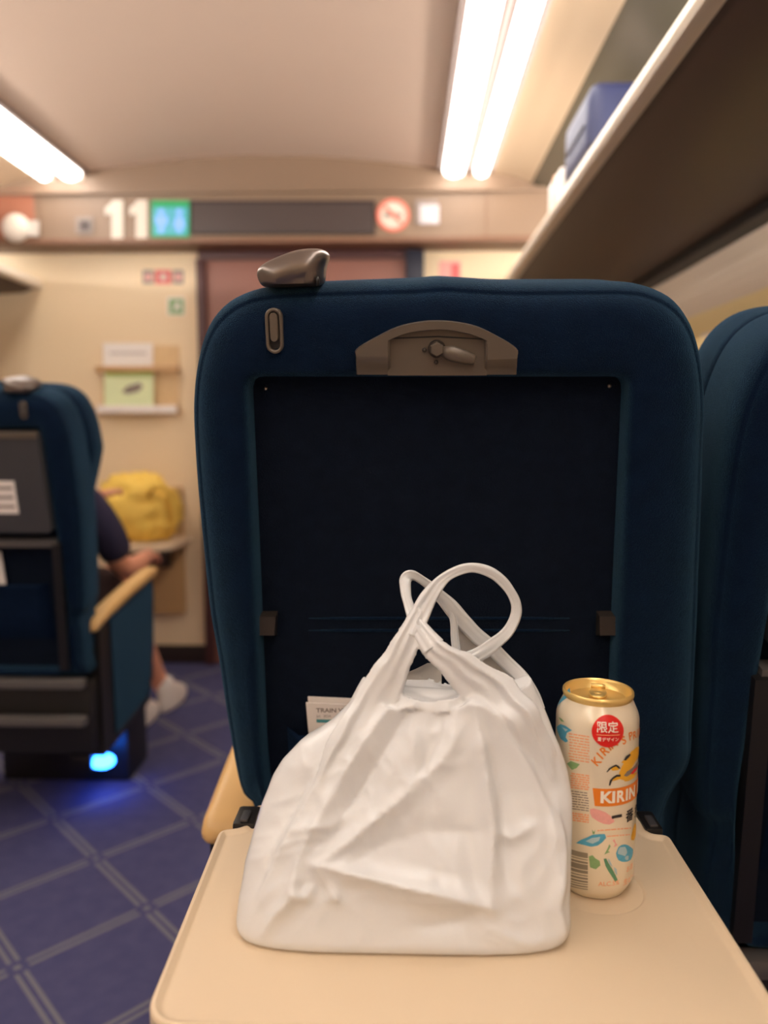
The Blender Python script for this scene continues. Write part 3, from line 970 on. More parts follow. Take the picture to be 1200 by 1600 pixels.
# pull tab, seen end on
tc_ = CANC + Vector((0, 0, 0.1615 * CS))
tabp = []
for q in range(28):
    a = 2 * PI * q / 28
    tabp.append(tc_ - fdir * (0.002 + 0.0125 * math.cos(a)) + rdir * 0.0078 * math.copysign(abs(math.sin(a)) ** 0.75, math.sin(a)))
v, f = loft([[p + Vector((0, 0, 0.0006)) for p in tabp], [p + Vector((0, 0, 0.0022)) for p in tabp], [p * 0.9 + (tc_ - fdir * 0.002) * 0.1 + Vector((0, 0, 0.0027 )) for p in tabp]])
tb = from_py('pull_tab', v, f, M['gold'], can)
lathe('tab_rivet', [(0.0036, 0.0), (0.0036, 0.0030), (0.0026, 0.0036), (0.0, 0.0038)], tc_, M['gold'], tb, 20)
rimp = [tc_ - fdir * (0.0145 + 0.003 * math.cos(2 * PI * q / 20) * 0.6) + rdir * 0.0062 * math.sin(2 * PI * q / 20) + Vector((0, 0, 0.003)) for q in range(20)]
v, f = loft([[p - Vector((0, 0, 0.0015)) for p in rimp], [p + Vector((0, 0, 0.0025)) for p in rimp]])
from_py('tab_lip', v, f, M['gold'], tb)


def can_r(z):
    for (r0, z0), (r1, z1) in zip(CPROF[1:], CPROF[2:]):
        if z0 <= z <= z1:
            return r0 + (r1 - r0) * (z - z0) / (z1 - z0)
    return CPROF[-1][0]


def on_can(th, z, e=0.00012):
    r = can_r(z) + e
    return CANC + (fdir * math.cos(th) + rdir * math.sin(th)) * r + Vector((0, 0, z))


def can_map(px, py):
    """photo pixel -> (angle, height) on the can's side"""
    d = ray(px, py)
    r = CANR
    for _ in range(3):
        ox, oy = CO.x - CANC.x, CO.y - CANC.y
        A = d.x ** 2 + d.y ** 2
        Bq = ox * d.x + oy * d.y
        C_ = ox ** 2 + oy ** 2 - r * r
        disc = max(0.0, Bq * Bq - A * C_)
        q = CO + d * ((-Bq - math.sqrt(disc)) / A)
        rel = q - CANC
        r = can_r(rel.z) if rel.z < 0.16 * CS else r
    return math.atan2(rel.dot(rdir), rel.dot(fdir)), rel.z


def decal_(name, polys, m, e=0.00012, parent=None, mapped=False):
    """flat print: polygons in photo pixels (or (angle, height) when mapped) laid on the can, finely split so they follow its curve"""
    V, Fc = [], []
    for poly in polys:
        q = [p if mapped else can_map(*p) for p in poly]
        k = len(q)
        dense = []
        for i in range(k):
            a, b = Vector(q[i]), Vector(q[(i + 1) % k])
            ns = max(1, int(abs(b.x - a.x) / 0.06), int((b - a).length / 0.3))
            dense += [a.lerp(b, t / ns) for t in range(ns)]
        x0, x1 = min(p.x for p in dense), max(p.x for p in dense)
        pts_ = [Vector((p.x * CANR, p.y)) for p in dense]
        extra = []
        if x1 - x0 > 0.12:
            for a_ in [x0 + (x1 - x0) * t / max(2, int((x1 - x0) / 0.06)) for t in range(1, max(2, int((x1 - x0) / 0.06)))]:
                ys = sorted(p.y for p in dense)
                for h_ in range(1, 8):
                    z_ = ys[0] + (ys[-1] - ys[0]) * h_ / 8
                    inside = False
                    for i in range(len(dense)):
                        p1, p2 = dense[i], dense[(i + 1) % len(dense)]
                        if (p1.y > z_) != (p2.y > z_) and a_ < (p2.x - p1.x) * (z_ - p1.y) / (p2.y - p1.y) + p1.x:
                            inside = not inside
                    if inside:
                        extra.append(Vector((a_ * CANR, z_)))
        nd = len(pts_)
        r_ = delaunay_2d_cdt(pts_ + extra, [(i, (i + 1) % nd) for i in range(nd)], [list(range(nd))], 1, 1e-9)
        o0 = len(V)
        V += [on_can(p.x / CANR, p.y, e) for p in r_[0]]
        Fc += [tuple(o0 + i for i in t) for t in r_[2]]
    me = bpy.data.meshes.new(name)
    me.from_pydata([tuple(v) for v in V], [], Fc)
    me.materials.append(m)
    o = bpy.data.objects.new(name, me)
    COL.objects.link(o)
    attach(o, parent or body)
    return o


def decal(name, polys, m, e=0.00012, parent=None, mapped=False):
    if len(polys) > 6:                             # rows of tiny print, too small to pick apart
        return props(decal_(name, polys, m, e, parent, mapped), kind='stuff')
    return [decal_(name, [p], m, e, parent, mapped) for p in polys]


def can_text(name, words_, m, e=0.00035):
    """words_: (text, angle, height, size, roll, bold, x-scale)"""
    V, Fc = [], []
    for s_, th, z, size, roll, bold, sx in words_:
        v, f = text_mesh(s_, size, bold)
        o0 = len(V)
        for a, b in v:
            a *= sx
            c, d = math.cos(roll), math.sin(roll)
            V.append(on_can(th + (a * c - b * d) / CANR, z + a * d + b * c, e))
        Fc += [tuple(o0 + i for i in t) for t in f]
    me = bpy.data.meshes.new(name)
    me.from_pydata([tuple(v) for v in V], [], Fc)
    me.materials.append(m)
    o = bpy.data.objects.new(name, me)
    COL.objects.link(o)
    attach(o, body)
    return o


def blob(cx, cy, rx, ry, rot=0, n=18, wob=0.12, seed=0):
    rnd = random.Random(seed)
    out = []
    for i in range(n):
        a = 2 * PI * i / n
        k = 1 + rnd.uniform(-wob, wob)
        x, y = rx * k * math.cos(a), ry * k * math.sin(a)
        out.append((cx + x * math.cos(rot) - y * math.sin(rot), cy + x * math.sin(rot) + y * math.cos(rot)))
    return out


# red seal
sth, sz = can_map(950.5, 1143)
seal_r = 0.0134
decal('red_seal', [[(sth + seal_r / CANR * math.cos(2 * PI * i / 40), sz + seal_r * math.sin(2 * PI * i / 40)) for i in range(40)]], M['red'], 0.0008, mapped=True)
can_text('seal_lettering', [('限定', sth - 0.02, sz + 0.0030, 0.0097, 0, 0.012, 0.95), ('夏デザイン', sth, sz - 0.0068, 0.0037, 0, 0.01, 0.95)], M['white'], 0.0011)
decal('seal_rule', [[(sth - 0.27, sz - 0.0032), (sth + 0.27, sz - 0.0032), (sth + 0.27, sz - 0.0026), (sth - 0.27, sz - 0.0026)]], M['paleorange'], 0.0010, mapped=True)
# arched slogan
ws = []
for ch, lx, ly, ro in (('K', 932, 1190, 50), ('I', 938, 1181.5, 47), ('R', 944.5, 1174, 43), ('I', 951, 1167.5, 39), ('N', 958.5, 1162.5, 33), ("'", 966.5, 1157, 28), ('S', 974.5, 1157, 22), ('P', 985, 1150.5, 14), ('R', 991, 1149, 8)):
    t_, z_ = can_map(lx, ly)
    ws.append((ch, t_, z_, 0.0102, math.radians(ro), 0.02, 0.92))
t_, z_ = can_map(991, 1149)
for i, (ch, dt) in enumerate(zip('IME BREW', (0.16, 0.36, 0.62, 0.8, 0.98, 1.2, 1.42, 1.66))):
    if ch != ' ':
        ws.append((ch, t_ + dt, z_ - 0.010 * dt * dt, 0.0102, -0.55 * dt + 0.1, 0.02, 0.92))
can_text('slogan', ws, M['orange'])
# emblem: a leaping golden creature with dark claws
decal('emblem_body', [[(967, 1208), (972, 1196), (979, 1184), (986, 1174), (994, 1167), (998.5, 1166), (998, 1178), (992, 1190), (986, 1201), (980, 1213), (974, 1219), (968, 1217)],
                      [(972, 1215), (980, 1211), (990, 1208), (995, 1206), (990, 1215), (982, 1220), (976, 1221)], [(954, 1201), (962, 1195), (969, 1198), (966, 1203), (957, 1204)], [(956, 1220), (960, 1214), (969, 1211), (971, 1216), (962, 1219)],
                      [(970, 1191), (977, 1185), (985, 1180), (983, 1188), (975, 1193)]], M['yellow'], 0.0003)
decal('emblem_shading', [[(974, 1212), (979, 1205), (988, 1199), (996, 1188), (998.5, 1192), (994, 1201), (986, 1208), (979, 1213)]], M['printgrey'], 0.00045)
decal('emblem_tongue', [[(984, 1209), (990, 1201), (996, 1196), (995, 1200), (988, 1209)]], M['red'], 0.0006)
decal('emblem_claws', [[(947, 1206), (951, 1200), (957, 1196.5), (962, 1194), (966, 1196), (969, 1201), (966, 1200.5), (962, 1197), (957, 1199), (953, 1202), (949, 1206)],
                       [(951, 1227), (952.5, 1219), (957, 1214), (963, 1210), (969, 1210), (969, 1213), (963, 1213.5), (957, 1217.5), (955, 1222), (953, 1227)],
                       [(974, 1187), (978, 1181), (983, 1177.5), (985, 1179), (982, 1183), (977, 1188)]], M['ink'], 0.0006)
# banner
bt, bz1 = can_map(926, 1231)
_, bz0 = can_map(929.5, 1259)
decal('banner', [[(bt, bz1), (1.95, bz1 + 0.001), (1.95, bz0 + 0.001), (bt + 0.06, bz0)]], M['orange'], 0.0003, mapped=True)
bzc = (bz0 + bz1) / 2
can_text('banner_lettering', [(c, can_map(x_, 1245)[0], bzc, 0.0140, 0, 0.035, sx_) for c, x_, sx_ in zip('KIRIN', (946.5, 958.5, 968.8, 978.6, 986.8), (1.08, 1.1, 0.92, 1.1, 0.95))] + [(c, 1.42 + i * 0.26, bzc, 0.0140, 0, 0.035, 1.0) for i, c in enumerate('BE')], M['white'], 0.0006)
zi = can_map(965, 1276)
zj = can_map(983, 1276)
can_text('brand_characters', [('番', zj[0] + 0.02, zj[1] + 0.0005, 0.0118, 0, 0.02, 0.95), ('搾', zj[0] + 0.42, zj[1], 0.0118, 0, 0.02, 0.95), ('り', zj[0] + 0.80, zj[1], 0.0118, 0, 0.02, 0.95)], M['ink'])
decal('pink_leaf', [[(922, 1264), (928, 1263), (938, 1266), (946, 1269), (953, 1274), (959, 1281), (960, 1284), (952, 1288), (943, 1287), (934, 1283), (925, 1277), (922, 1270)]], M['pink'], 0.0002)
decal('brush_stroke', [[(955.5, 1275), (962, 1273.5), (971, 1271.5), (972, 1276), (962, 1278), (956, 1279.5)]], M['ink'], 0.0003)
# small printed lines
rnd = random.Random(3)


def dashes(x0, x1, y0, y1, dy, hgt, slope=0.0):
    out = []
    y = y0
    while y < y1:
        x = x0 + rnd.uniform(0, 2)
        while x < x1 - 2:
            l = min(rnd.uniform(3, 9), x1 - x)
            yy = y + slope * (x - x0)
            out.append([(x, yy), (x + l, yy + slope * l), (x + l, yy + slope * l + hgt), (x, yy + hgt)])
            x += l + rnd.uniform(0.6, 1.6)
        y += dy
    return out


decal('small_print', dashes(888, 921, 1145, 1188, 4.4, 2.3, 0.16), M['paleorange'])
decal('small_print', dashes(891, 921, 1207, 1230, 3.6, 2.4, 0.14), M['paleorange'])
decal('black_print', dashes(892, 920, 1235, 1264, 3.9, 1.5, 0.14), M['printgrey'])
decal('small_print', dashes(894, 920, 1269, 1281, 3.6, 2.6, 0.14), M['paleorange'])
decal('small_print', dashes(932, 986, 1297, 1300, 4, 2.0, -0.08) + dashes(947, 984, 1306, 1309, 4, 1.8, -0.08), M['paleorange'])
decal('blue_flower', [[(900, 1317), (908, 1312), (918, 1308), (926, 1304), (937, 1303), (945, 1303), (947, 1309), (941, 1316), (934, 1321), (924, 1323), (912, 1320)],
                      blob(976, 1333, 13.2, 14.5, 0, 16, 0.07, 4), [(868.5, 1092), (873, 1082), (880, 1076), (882, 1086), (876, 1096), (869, 1104)],
                      [(870, 1136), (876, 1131), (884, 1134), (894, 1141), (886, 1145), (884, 1152), (888, 1158), (884, 1160), (876, 1154)]], M['blue'], 0.0002)
decal('flower_centre', [[(915, 1314), (925, 1309), (938, 1307), (936, 1313), (926, 1318)], blob(972, 1330, 6, 8, 0.3, 10, 0.3, 2), blob(979, 1340, 3, 4, 0, 8, 0.2, 3), [(879, 1136), (888, 1140), (884, 1143)]], M['paleblue'], 0.0004)
decal('green_leaf', [[(920, 1338), (926, 1336), (930, 1341), (937, 1345), (938, 1352), (931, 1358), (922, 1355)], [(886, 1193), (892, 1189), (898, 1191), (906, 1194), (901, 1200), (894, 1203)],
                     [(925, 1296), (928, 1300), (930, 1296), (929, 1303), (926, 1303)], [(952, 1319), (954, 1322), (950, 1330), (953, 1331), (944, 1335), (949, 1326)], [(873, 1120), (878, 1123), (882, 1128), (877, 1127)]], M['green'], 0.0002)
decal('green_stem', [[(943, 1342), (947, 1341), (951, 1349), (956, 1357), (962, 1368), (965, 1375), (961, 1378), (957, 1371), (951, 1362), (946, 1353)]], M['darkgreen'], 0.0002)
decal('stem_highlight', [[(949, 1341), (952, 1343), (957, 1354), (952, 1350)], [(959, 1354), (963, 1358), (964, 1368), (960, 1362)]], M['paleblue'], 0.0004)
decal('pink_sprig', [[(957, 1313), (960, 1311), (962, 1317), (965, 1320), (959, 1324), (961, 1318)]], M['pink'], 0.0002)
decal('orange_drop', [[(990, 1290), (992, 1286), (994, 1290), (994, 1302), (990, 1313), (986, 1312), (986, 1306)]], M['yellow'], 0.0003)
decal('barcode', [[(893 - i * 0.0 - (y - 1327) * 0.05, y), (918.5, y + 6), (918.5, y + 6 + h_), (893 - (y - 1327) * 0.05, y + h_)] for i, (y, h_) in enumerate(((1327, 8), (1337, 1.4), (1341, 3), (1345.5, 8), (1355, 4.5), (1362, 1.6), (1366, 2.6), (1371, 2.4), (1375.5, 1.3), (1379, 1.6), (1383, 1.2)))], M['barcode'], 0.0002)
za = can_map(952, 1381)
zb_ = can_map(979, 1377)
zd = can_map(981, 1358)
can_text('alcohol_note', [('ALC.5%', za[0], za[1], 0.0058, 0, 0.01, 1.0), ('生ビール', zb_[0] + 0.22, zb_[1], 0.0066, 0, 0.01, 0.95), ('お酒', zd[0] + 0.08, zd[1], 0.0058, 0, 0.01, 0.95)], M['paleorange'])

# ------------------------------------------------------------------ carrier bag
BL = [(374, 1436), (376, 1411), (379, 1385), (387, 1340), (399, 1290), (411, 1252), (427, 1212), (442, 1188), (470, 1160), (518, 1131), (545, 1106), (566, 1072), (584, 1052), (600, 1040)]
BR = [(884, 1440), (884, 1411), (884, 1385), (887, 1330), (892, 1280), (893, 1240), (887, 1200), (874, 1160), (852, 1113), (836, 1082), (822, 1056), (806, 1046), (790, 1040)]


def edge_x(tab, py):
    for (x0, y0), (x1, y1) in zip(tab, tab[1:]):
        if y1 <= py <= y0:
            t = (y0 - py) / (y0 - y1)
            return x0 + (x1 - x0) * t
    return tab[0][0] if py > tab[0][1] else tab[-1][0]


bag_root = root('carrier_bag', (PZ(635, 1430, ZT).x, 0.606, ZT), 'crumpled white plastic carrier bag with two loop handles, standing on the tray', 'bag')
CREASES = [  # polyline in photo pixels, height in metres, width in pixels
    ([(497, 1352), (560, 1366), (640, 1386), (765, 1417)], 0.010, 16),
    ([(742, 1108), (752, 1170), (762, 1240), (770, 1300), (766, 1417)], 0.0065, 13),
    ([(760, 1150), (782, 1240), (786, 1300), (790, 1380)], -0.0045, 12),
    ([(497, 1352), (550, 1312), (600, 1270), (640, 1236)], 0.0055, 13),
    ([(640, 1236), (690, 1190), (730, 1120)], 0.003, 12),
    ([(520, 1375), (580, 1330), (660, 1300), (745, 1300)], -0.003, 26),
    ([(650, 1052), (600, 1120), (545, 1200), (500, 1280), (470, 1340), (448, 1420)], 0.0060, 15),
    ([(664, 1070), (615, 1150), (566, 1230), (520, 1310)], -0.0045, 13),
    ([(610, 1060), (560, 1130), (500, 1220), (450, 1310), (408, 1400)], 0.0045, 13),
    ([(590, 1085), (530, 1160), (470, 1240), (425, 1330), (392, 1420)], -0.004, 12),
    ([(470, 1350), (460, 1400), (430, 1430), (410, 1465)], 0.004, 10),
    ([(497, 1352), (520, 1395), (530, 1410)], 0.004, 8),
    ([(455, 1395), (480, 1402), (490, 1380)], 0.004, 8),
    ([(690, 1080), (760, 1110), (820, 1150), (872, 1195)], 0.0045, 14),
    ([(770, 1120), (820, 1190), (858, 1270), (868, 1380)], 0.004, 14),
    ([(790, 1130), (840, 1200), (880, 1290)], -0.0035, 12),
    ([(870, 1250), (876, 1330), (868, 1420), (880, 1470)], 0.004, 9),
    ([(775, 1300), (800, 1310), (830, 1290)], 0.003, 8),
    ([(640, 1100), (650, 1180), (640, 1250)], 0.002, 12),
    ([(700, 1090), (690, 1160), (650, 1230)], -0.002, 12),
    ([(766, 1417), (720, 1440), (640, 1452)], -0.003, 18),
    ([(460, 1300), (520, 1290), (570, 1260)], 0.003, 9),
]


def seg_d(px, py, a, b):
    vx, vy = b[0] - a[0], b[1] - a[1]
    t = max(0, min(1, ((px - a[0]) * vx + (py - a[1]) * vy) / (vx * vx + vy * vy)))
    return math.hypot(px - a[0] - vx * t, py - a[1] - vy * t), t


def crease_h(px, py):
    h = 0
    for pl, amp, wd in CREASES:
        best = 1e9
        gt = 0
        m_ = len(pl) - 1
        for i in range(m_):
            d_, t_ = seg_d(px, py, pl[i], pl[i + 1])
            if d_ < best:
                best, gt = d_, (i + t_) / m_
        if best < wd * 3.2:
            taper = min(1, 0.35 + 3.0 * min(gt, 1 - gt))
            k = best / wd
            h += amp * taper * (max(0, 1 - k * 0.42) ** 2 if k < 2.38 else 0) 
    return h


NT, NV = 220, 130
rings = []
ztop = P(700, 1046, 0.70).z
for iv in range(NV + 1):
    tv = iv / NV
    z = ZT + 0.001 + (ztop - ZT - 0.001) * tv
    yc = 0.606 + 0.050 * tv
    py = 670 + (H - z) / yc * F
    for _ in range(3):
        _, py_c = to_px((0.0, yc, z))
        py = py_c
    xl, xr = P(edge_x(BL, py), py, yc).x, P(edge_x(BR, py), py, yc).x
    # half depth: boxy load below, pinched above
    hb = 0.049 - 0.002 * min(1, tv / 0.25) - 0.024 * max(0, (tv - 0.22) / 0.78) ** 0.9
    corner = math.sin(min(1, tv / 0.045) * PI / 2)
    hb *= 0.93 + 0.07 * corner
    ex = 4.2 - 1.9 * min(1, tv / 0.6)
    cx, hw = (xl + xr) / 2, (xr - xl) / 2
    hw *= 0.975 + 0.025 * corner
    row = []
    for j in range(NT):
        a = 2 * PI * j / NT
        c, s_ = math.cos(a), math.sin(a)
        x = cx + hw * math.copysign(abs(c) ** (2 / ex), c)
        y = yc - hb * math.copysign(abs(s_) ** (2 / ex), s_)
        sag = max(0.0, (tv - 0.78) / 0.22)
        row.append(Vector((x, y, z - sag * (0.003 + 0.006 * noise.noise(Vector((x * 26, s_ * 1.3, 4.0))) - 0.010 * abs(c) ** 3))))
    rings.append(row)
# wrinkles
disp = []
for iv, row in enumerate(rings):
    out = []
    tv = iv / NV
    for j, p in enumerate(row):
        q = Vector((p.x * 9, p.y * 9, p.z * 5))
        wv = noise.noise_vector(q * 1.3) * 0.5
        r1 = 1 - abs(noise.noise((q + wv) * 1.6))
        r2 = 1 - abs(noise.noise((q + wv * 2) * 3.7 + Vector((5, 2, 1))))
        h = 0.0055 * (r1 ** 3 - 0.45) + 0.0022 * (r2 ** 4 - 0.3)
        s_ = math.sin(2 * PI * j / NT)
        if s_ > -0.2:
            px, py = to_px(p)
            h = h * 0.55 + 1.45 * crease_h(px, py) * min(1, (s_ + 0.2) / 0.5)
        k = min(1, tv / 0.06) * min(1, (1 - tv) / 0.05 + 0.2)
        out.append(h * k)
    disp.append(out)
fin = []
for iv, row in enumerate(rings):
    out = []
    for j, p in enumerate(row):
        t1 = row[(j + 1) % NT] - row[j - 1]
        t2 = rings[min(NV, iv + 1)][j] - rings[max(0, iv - 1)][j]
        nn = t2.cross(t1)
        nn = nn.normalized() if nn.length > 1e-9 else Vector((0, 0, 1))
        if nn.dot(Vector((p.x - 0.0, p.y - 0.63, 0))) < 0:
            nn = -nn
        amt = disp[iv][j]
        edge = abs(math.cos(2 * PI * j / NT))
        amt *= 1 - 0.75 * max(0, edge - 0.85) / 0.15
        q = p + nn * amt
        q.z = max(q.z, ZT + 0.0008)
        out.append(q)
    fin.append(out)
# closed base and a sunken, gathered mouth
base = [[Vector((p.x * 0.5, 0.606 + (p.y - 0.606) * 0.5, ZT + 0.0008)) for p in fin[0]]]
topc = sum(fin[-1], Vector()) / NT
mouth = []
for k, dz in ((0.965, -0.002), (0.85, -0.004), (0.5, -0.006)):
    mouth.append([topc + (p - topc) * k + Vector((0, 0.004 * (1 - k), dz)) for p in fin[-1]])
bag_v, bag_f = loft(base + fin + mouth)
from mathutils.bvhtree import BVHTree
BAGT = BVHTree.FromPolygons(bag_v, bag_f)


def bag_depth(px, py):
    """depth of the bag's front at a photo pixel, or None where the ray misses it"""
    hit = BAGT.ray_cast(CO, ray(px, py).normalized())
    return hit[0].y if hit[0] else None


def ribbon(spec, seed=0, n=20, thick=0.0032, kk=8):
    """strap of gathered film: spec rows are (px, py, depth, width in pixels); a depth below 0.1 is measured into the bag's surface"""
    c = crom([Vector((x, y, 0)) for x, y, _, _ in spec], kk)
    wd = [q.x for q in crom([Vector((r[3], 0, 0)) for r in spec], kk)]
    dep = []
    for x, y, d_, _ in spec:
        dep.append(d_ - 0.024 if d_ > 0.1 else (bag_depth(x, y) or 0.64) + d_)
    dp = [q.x for q in crom([Vector((d_, 0, 0)) for d_ in dep], kk)]
    rings = []
    for i, q in enumerate(c):
        a, b = c[max(0, i - 1)], c[min(len(c) - 1, i + 1)]
        t = Vector((b.x - a.x, b.y - a.y))
        t = t.normalized() if t.length > 1e-6 else Vector((1, 0))
        nv = Vector((-t.y, t.x))
        row = []
        for j in range(n):
            an = 2 * PI * j / n
            hw = wd[i] / 2
            u = math.cos(an)
            wob = 0.16 * noise.noise(Vector((i * 0.16, u * 1.4, seed * 3.1)))
            off = thick * (0.55 + 0.012 * wd[i]) * math.sin(an) * (1 + 0.9 * noise.noise(Vector((u * 4.2, i * 0.05, seed + 0.5))))
            off += 0.0018 * math.sin(u * 9 + seed) * min(1, wd[i] / 30)
            row.append(P(q.x + nv.x * hw * (u + wob), q.y + nv.y * hw * (u + wob), dp[i] - off))
        rings.append(row)
    return loft(rings)


LEFT = [(500, 1265, 0.010, 50), (530, 1200, 0.006, 66), (558, 1148, 0.004, 72), (580, 1108, 0.003, 70), (600, 1072, 0.664, 62), (619, 1036, 0.667, 52), (640, 992, 0.673, 41), (660, 952, 0.684, 31), (680, 919, 0.690, 23)]
RIGHT = [(846, 1225, 0.010, 60), (826, 1178, 0.006, 84), (798, 1130, 0.004, 96), (770, 1092, 0.003, 88), (740, 1062, 0.662, 70), (706, 1036, 0.662, 52), (676, 1012, 0.666, 40), (655, 982, 0.676, 28), (641, 952, 0.690, 17)]
pv, pf = list(bag_v), list(bag_f)
for sp_, sd_ in ((LEFT[:8], 1), (RIGHT[:8], 2)):
    v, f = ribbon(sp_, sd_)
    o0 = len(pv)
    pv += v
    pf += [tuple(o0 + q for q in t) for t in f]
bb = from_py('bag_body', pv, pf, M['bag'], None)
rm = bb.modifiers.new('remesh', 'REMESH')
rm.mode = 'VOXEL'
rm.voxel_size = 0.0015
rm.use_smooth_shade = True
sm = bb.modifiers.new('smooth', 'SMOOTH')
sm.iterations = 4
sm.factor = 0.5
nm = bpy.data.meshes.new_from_object(bb.evaluated_get(bpy.context.evaluated_depsgraph_get()))
bb.modifiers.clear()
bb.data = nm
for p in nm.polygons:
    p.use_smooth = True
attach(bb, bag_root)
v, f = ribbon(LEFT[6:] + [(704, 897, 0.698, 17), (738, 887, 0.705, 15), (772, 898, 0.710, 17), (796, 922, 0.712, 16), (807, 952, 0.712, 17), (796, 984, 0.708, 19), (770, 1008, 0.702, 22), (738, 1028, 0.693, 26), (712, 1043, 0.688, 28)], 1)
from_py('bag_handle', v, f, M['bag'], bag_root)
v, f = ribbon(RIGHT[6:] + [(634, 925, 0.700, 16), (634, 905, 0.706, 19), (645, 899, 0.712, 17), (664, 910, 0.720, 14), (686, 930, 0.728, 20), (712, 958, 0.733, 26), (742, 990, 0.736, 26), (778, 1022, 0.734, 24), (808, 1052, 0.728, 24), (830, 1082, 0.715, 24), (842, 1110, 0.70, 20)], 2)
from_py('bag_handle', v, f, M['bag'], bag_root)
v, f = ribbon([(700, 946, 0.732, 10), (709, 970, 0.731, 12), (711, 1000, 0.730, 14), (716, 1040, 0.728, 18)], 3, thick=0.0018)
from_py('bag_hem', v, f, M['bag'], bag_root)


def film(name, pxs, bulge):
    """gently bowed sheet of film through the pixel outline (with depths)"""
    pxs = [(x, y, d_ - 0.022) for x, y, d_ in pxs]
    c = [sum(q[k] for q in pxs) / len(pxs) for k in range(3)]
    rings = []
    for k in (1.0, 0.75, 0.5, 0.25, 0.04):
        rings.append([P(c[0] + (x - c[0]) * k, c[1] + (y - c[1]) * k, c[2] + (d_ - c[2]) * k + bulge * (1 - k * k) + 0.0012 * noise.noise(Vector((x * 0.05 * k, y * 0.05, 0)))) for x, y, d_ in pxs])
    v, f = loft(rings, cap=False)
    f.append(tuple(range(4 * len(pxs), 5 * len(pxs))))
    return from_py(name, v, f, M['film'], bag_root)


film('rear_film', [(712, 958, 0.737), (730, 972, 0.738), (750, 992, 0.739), (775, 1015, 0.739), (800, 1038, 0.737), (822, 1062, 0.732), (835, 1085, 0.726), (800, 1080, 0.724), (760, 1070, 0.724), (716, 1056, 0.726), (712, 1010, 0.733)], 0.006)
film('rear_film', [(628, 1054, 0.722), (650, 1045, 0.723), (668, 1036, 0.723), (690, 1036, 0.722), (690, 1075, 0.714), (650, 1082, 0.714), (630, 1070, 0.716)], 0.004)

# booklet in the pocket of the seat across the aisle
R = root('booklet', LL(0.02, 0.03, -0.02), 'white booklet in the pocket under the folded grey tray, at the left edge', 'booklet')
bq = [(-0.056, 0.128), (0.10, 0.128), (0.10, 0.0), (-0.056, 0.0)]
v, f = loft([[LL(a, b, -0.016) for a, b in bq], [LL(a, b, -0.020) for a, b in bq]])
from_py('pages', v, f, M['paper'], R, False)
v, f = loft([[LL(a, b, -0.0152) for a, b in bq], [LL(a, b, -0.0158) for a, b in bq]])
from_py('cover', v, f, M['paper'], R, False)

# ------------------------------------------------------------------ signs on the bulkhead
def on_plane(Y):
    return lambda px, py: P(px, py, Y)


def flat_sign(name, pxs, Y, th, m, parent, label=None):
    v = [P(x, y, Y) for x, y in pxs]
    return prism(name, v, (0, -th, 0), m, parent, False, label)


SY = YBH - 0.001
sg = root('car_number_sign', P(200, 345, SY), 'white numerals 11 on the beige bulkhead, left of the green-edged sign', 'sign')
for x0 in (164, 202):
    pts = [(x0 + 13, 313), (x0 + 29, 313), (x0 + 29, 376), (x0 + 11, 376), (x0 + 11, 333), (x0 + 1, 337), (x0 + 1, 325), (x0 + 8, 320)]
    flat_sign('numeral', pts, SY, 0.006, M['signwhite'], sg)
sg = root('restroom_sign', P(266, 342, SY), 'square lit sign with green border and blue figures on the bulkhead', 'sign')
flat_sign('sign_plate', [(237, 314), (296, 314), (296, 371), (237, 371)], SY, 0.008, M['signgreen'], sg)
flat_sign('sign_face', [(239, 324), (294, 324), (292, 367), (240, 367)], SY - 0.008, 0.001, M['signcyan'], sg)
for cx in (252, 280):
    pts = [(cx + 5 * math.cos(a * PI / 6), 331 + 5 * math.sin(a * PI / 6)) for a in range(12)]
    flat_sign('figure_head', pts, SY - 0.009, 0.001, M['signblue'], sg)
    flat_sign('figure_body', [(cx - 10, 337), (cx + 10, 337), (cx + 10, 351), (cx + 4, 352), (cx + 4, 364), (cx - 4, 364), (cx - 4, 352), (cx - 9, 350)] if cx < 260 else [(cx - 5, 338), (cx + 5, 338), (cx + 10, 355), (cx + 4, 355), (cx + 4, 364), (cx - 4, 364), (cx - 4, 355), (cx - 10, 355)], SY - 0.009, 0.001, M['signblue'], sg)
sg = root('display_board', P(442, 342, SY), 'long dark information display above the door, switched off', 'display')
flat_sign('bezel', [(297, 314), (586, 314), (586, 367), (297, 367)], SY, 0.010, M['dark'], sg)
flat_sign('screen', [(301, 318), (582, 318), (582, 363), (301, 363)], SY - 0.010, 0.002, M['screen'], sg)
sg = root('no_smoking_sign', P(614, 336, SY), 'round pale no-smoking sign with a pinkish red ring on the bulkhead', 'sign')
disc = lambda cx, cy, r, n=36: [(cx + r * math.cos(2 * PI * i / n), cy + r * math.sin(2 * PI * i / n)) for i in range(n)]
flat_sign('sign_disc', disc(614, 336, 26), SY, 0.004, M['signwhite'], sg)
ro = [P(*p, SY - 0.004) for p in disc(614, 336, 26)]
ri = [P(*p, SY - 0.004) for p in disc(614, 336, 20.5)]
dn = lambda L_, d_: [p + Vector((0, -d_, 0)) for p in L_]
v, f = loft([ro, dn(ro, 0.0016), dn(ri, 0.0016), ri], cap=False)
from_py('ring', v, f, M['signred'], sg, False)
flat_sign('cigarette', [(600, 333), (628, 333), (628, 339), (600, 339)], SY - 0.004, 0.0012, M['printgrey'], sg)
flat_sign('slash', [(600, 325), (603, 321), (629, 347), (626, 351)], SY - 0.005, 0.0016, M['signred'], sg)
sg = root('notice_plate', P(667, 332, SY), 'small pale plate under a dark strip, right of the no-smoking sign', 'sign')
flat_sign('plate', [(650, 314), (688, 314), (688, 352), (650, 352)], SY, 0.004, M['bulkhead'], sg)
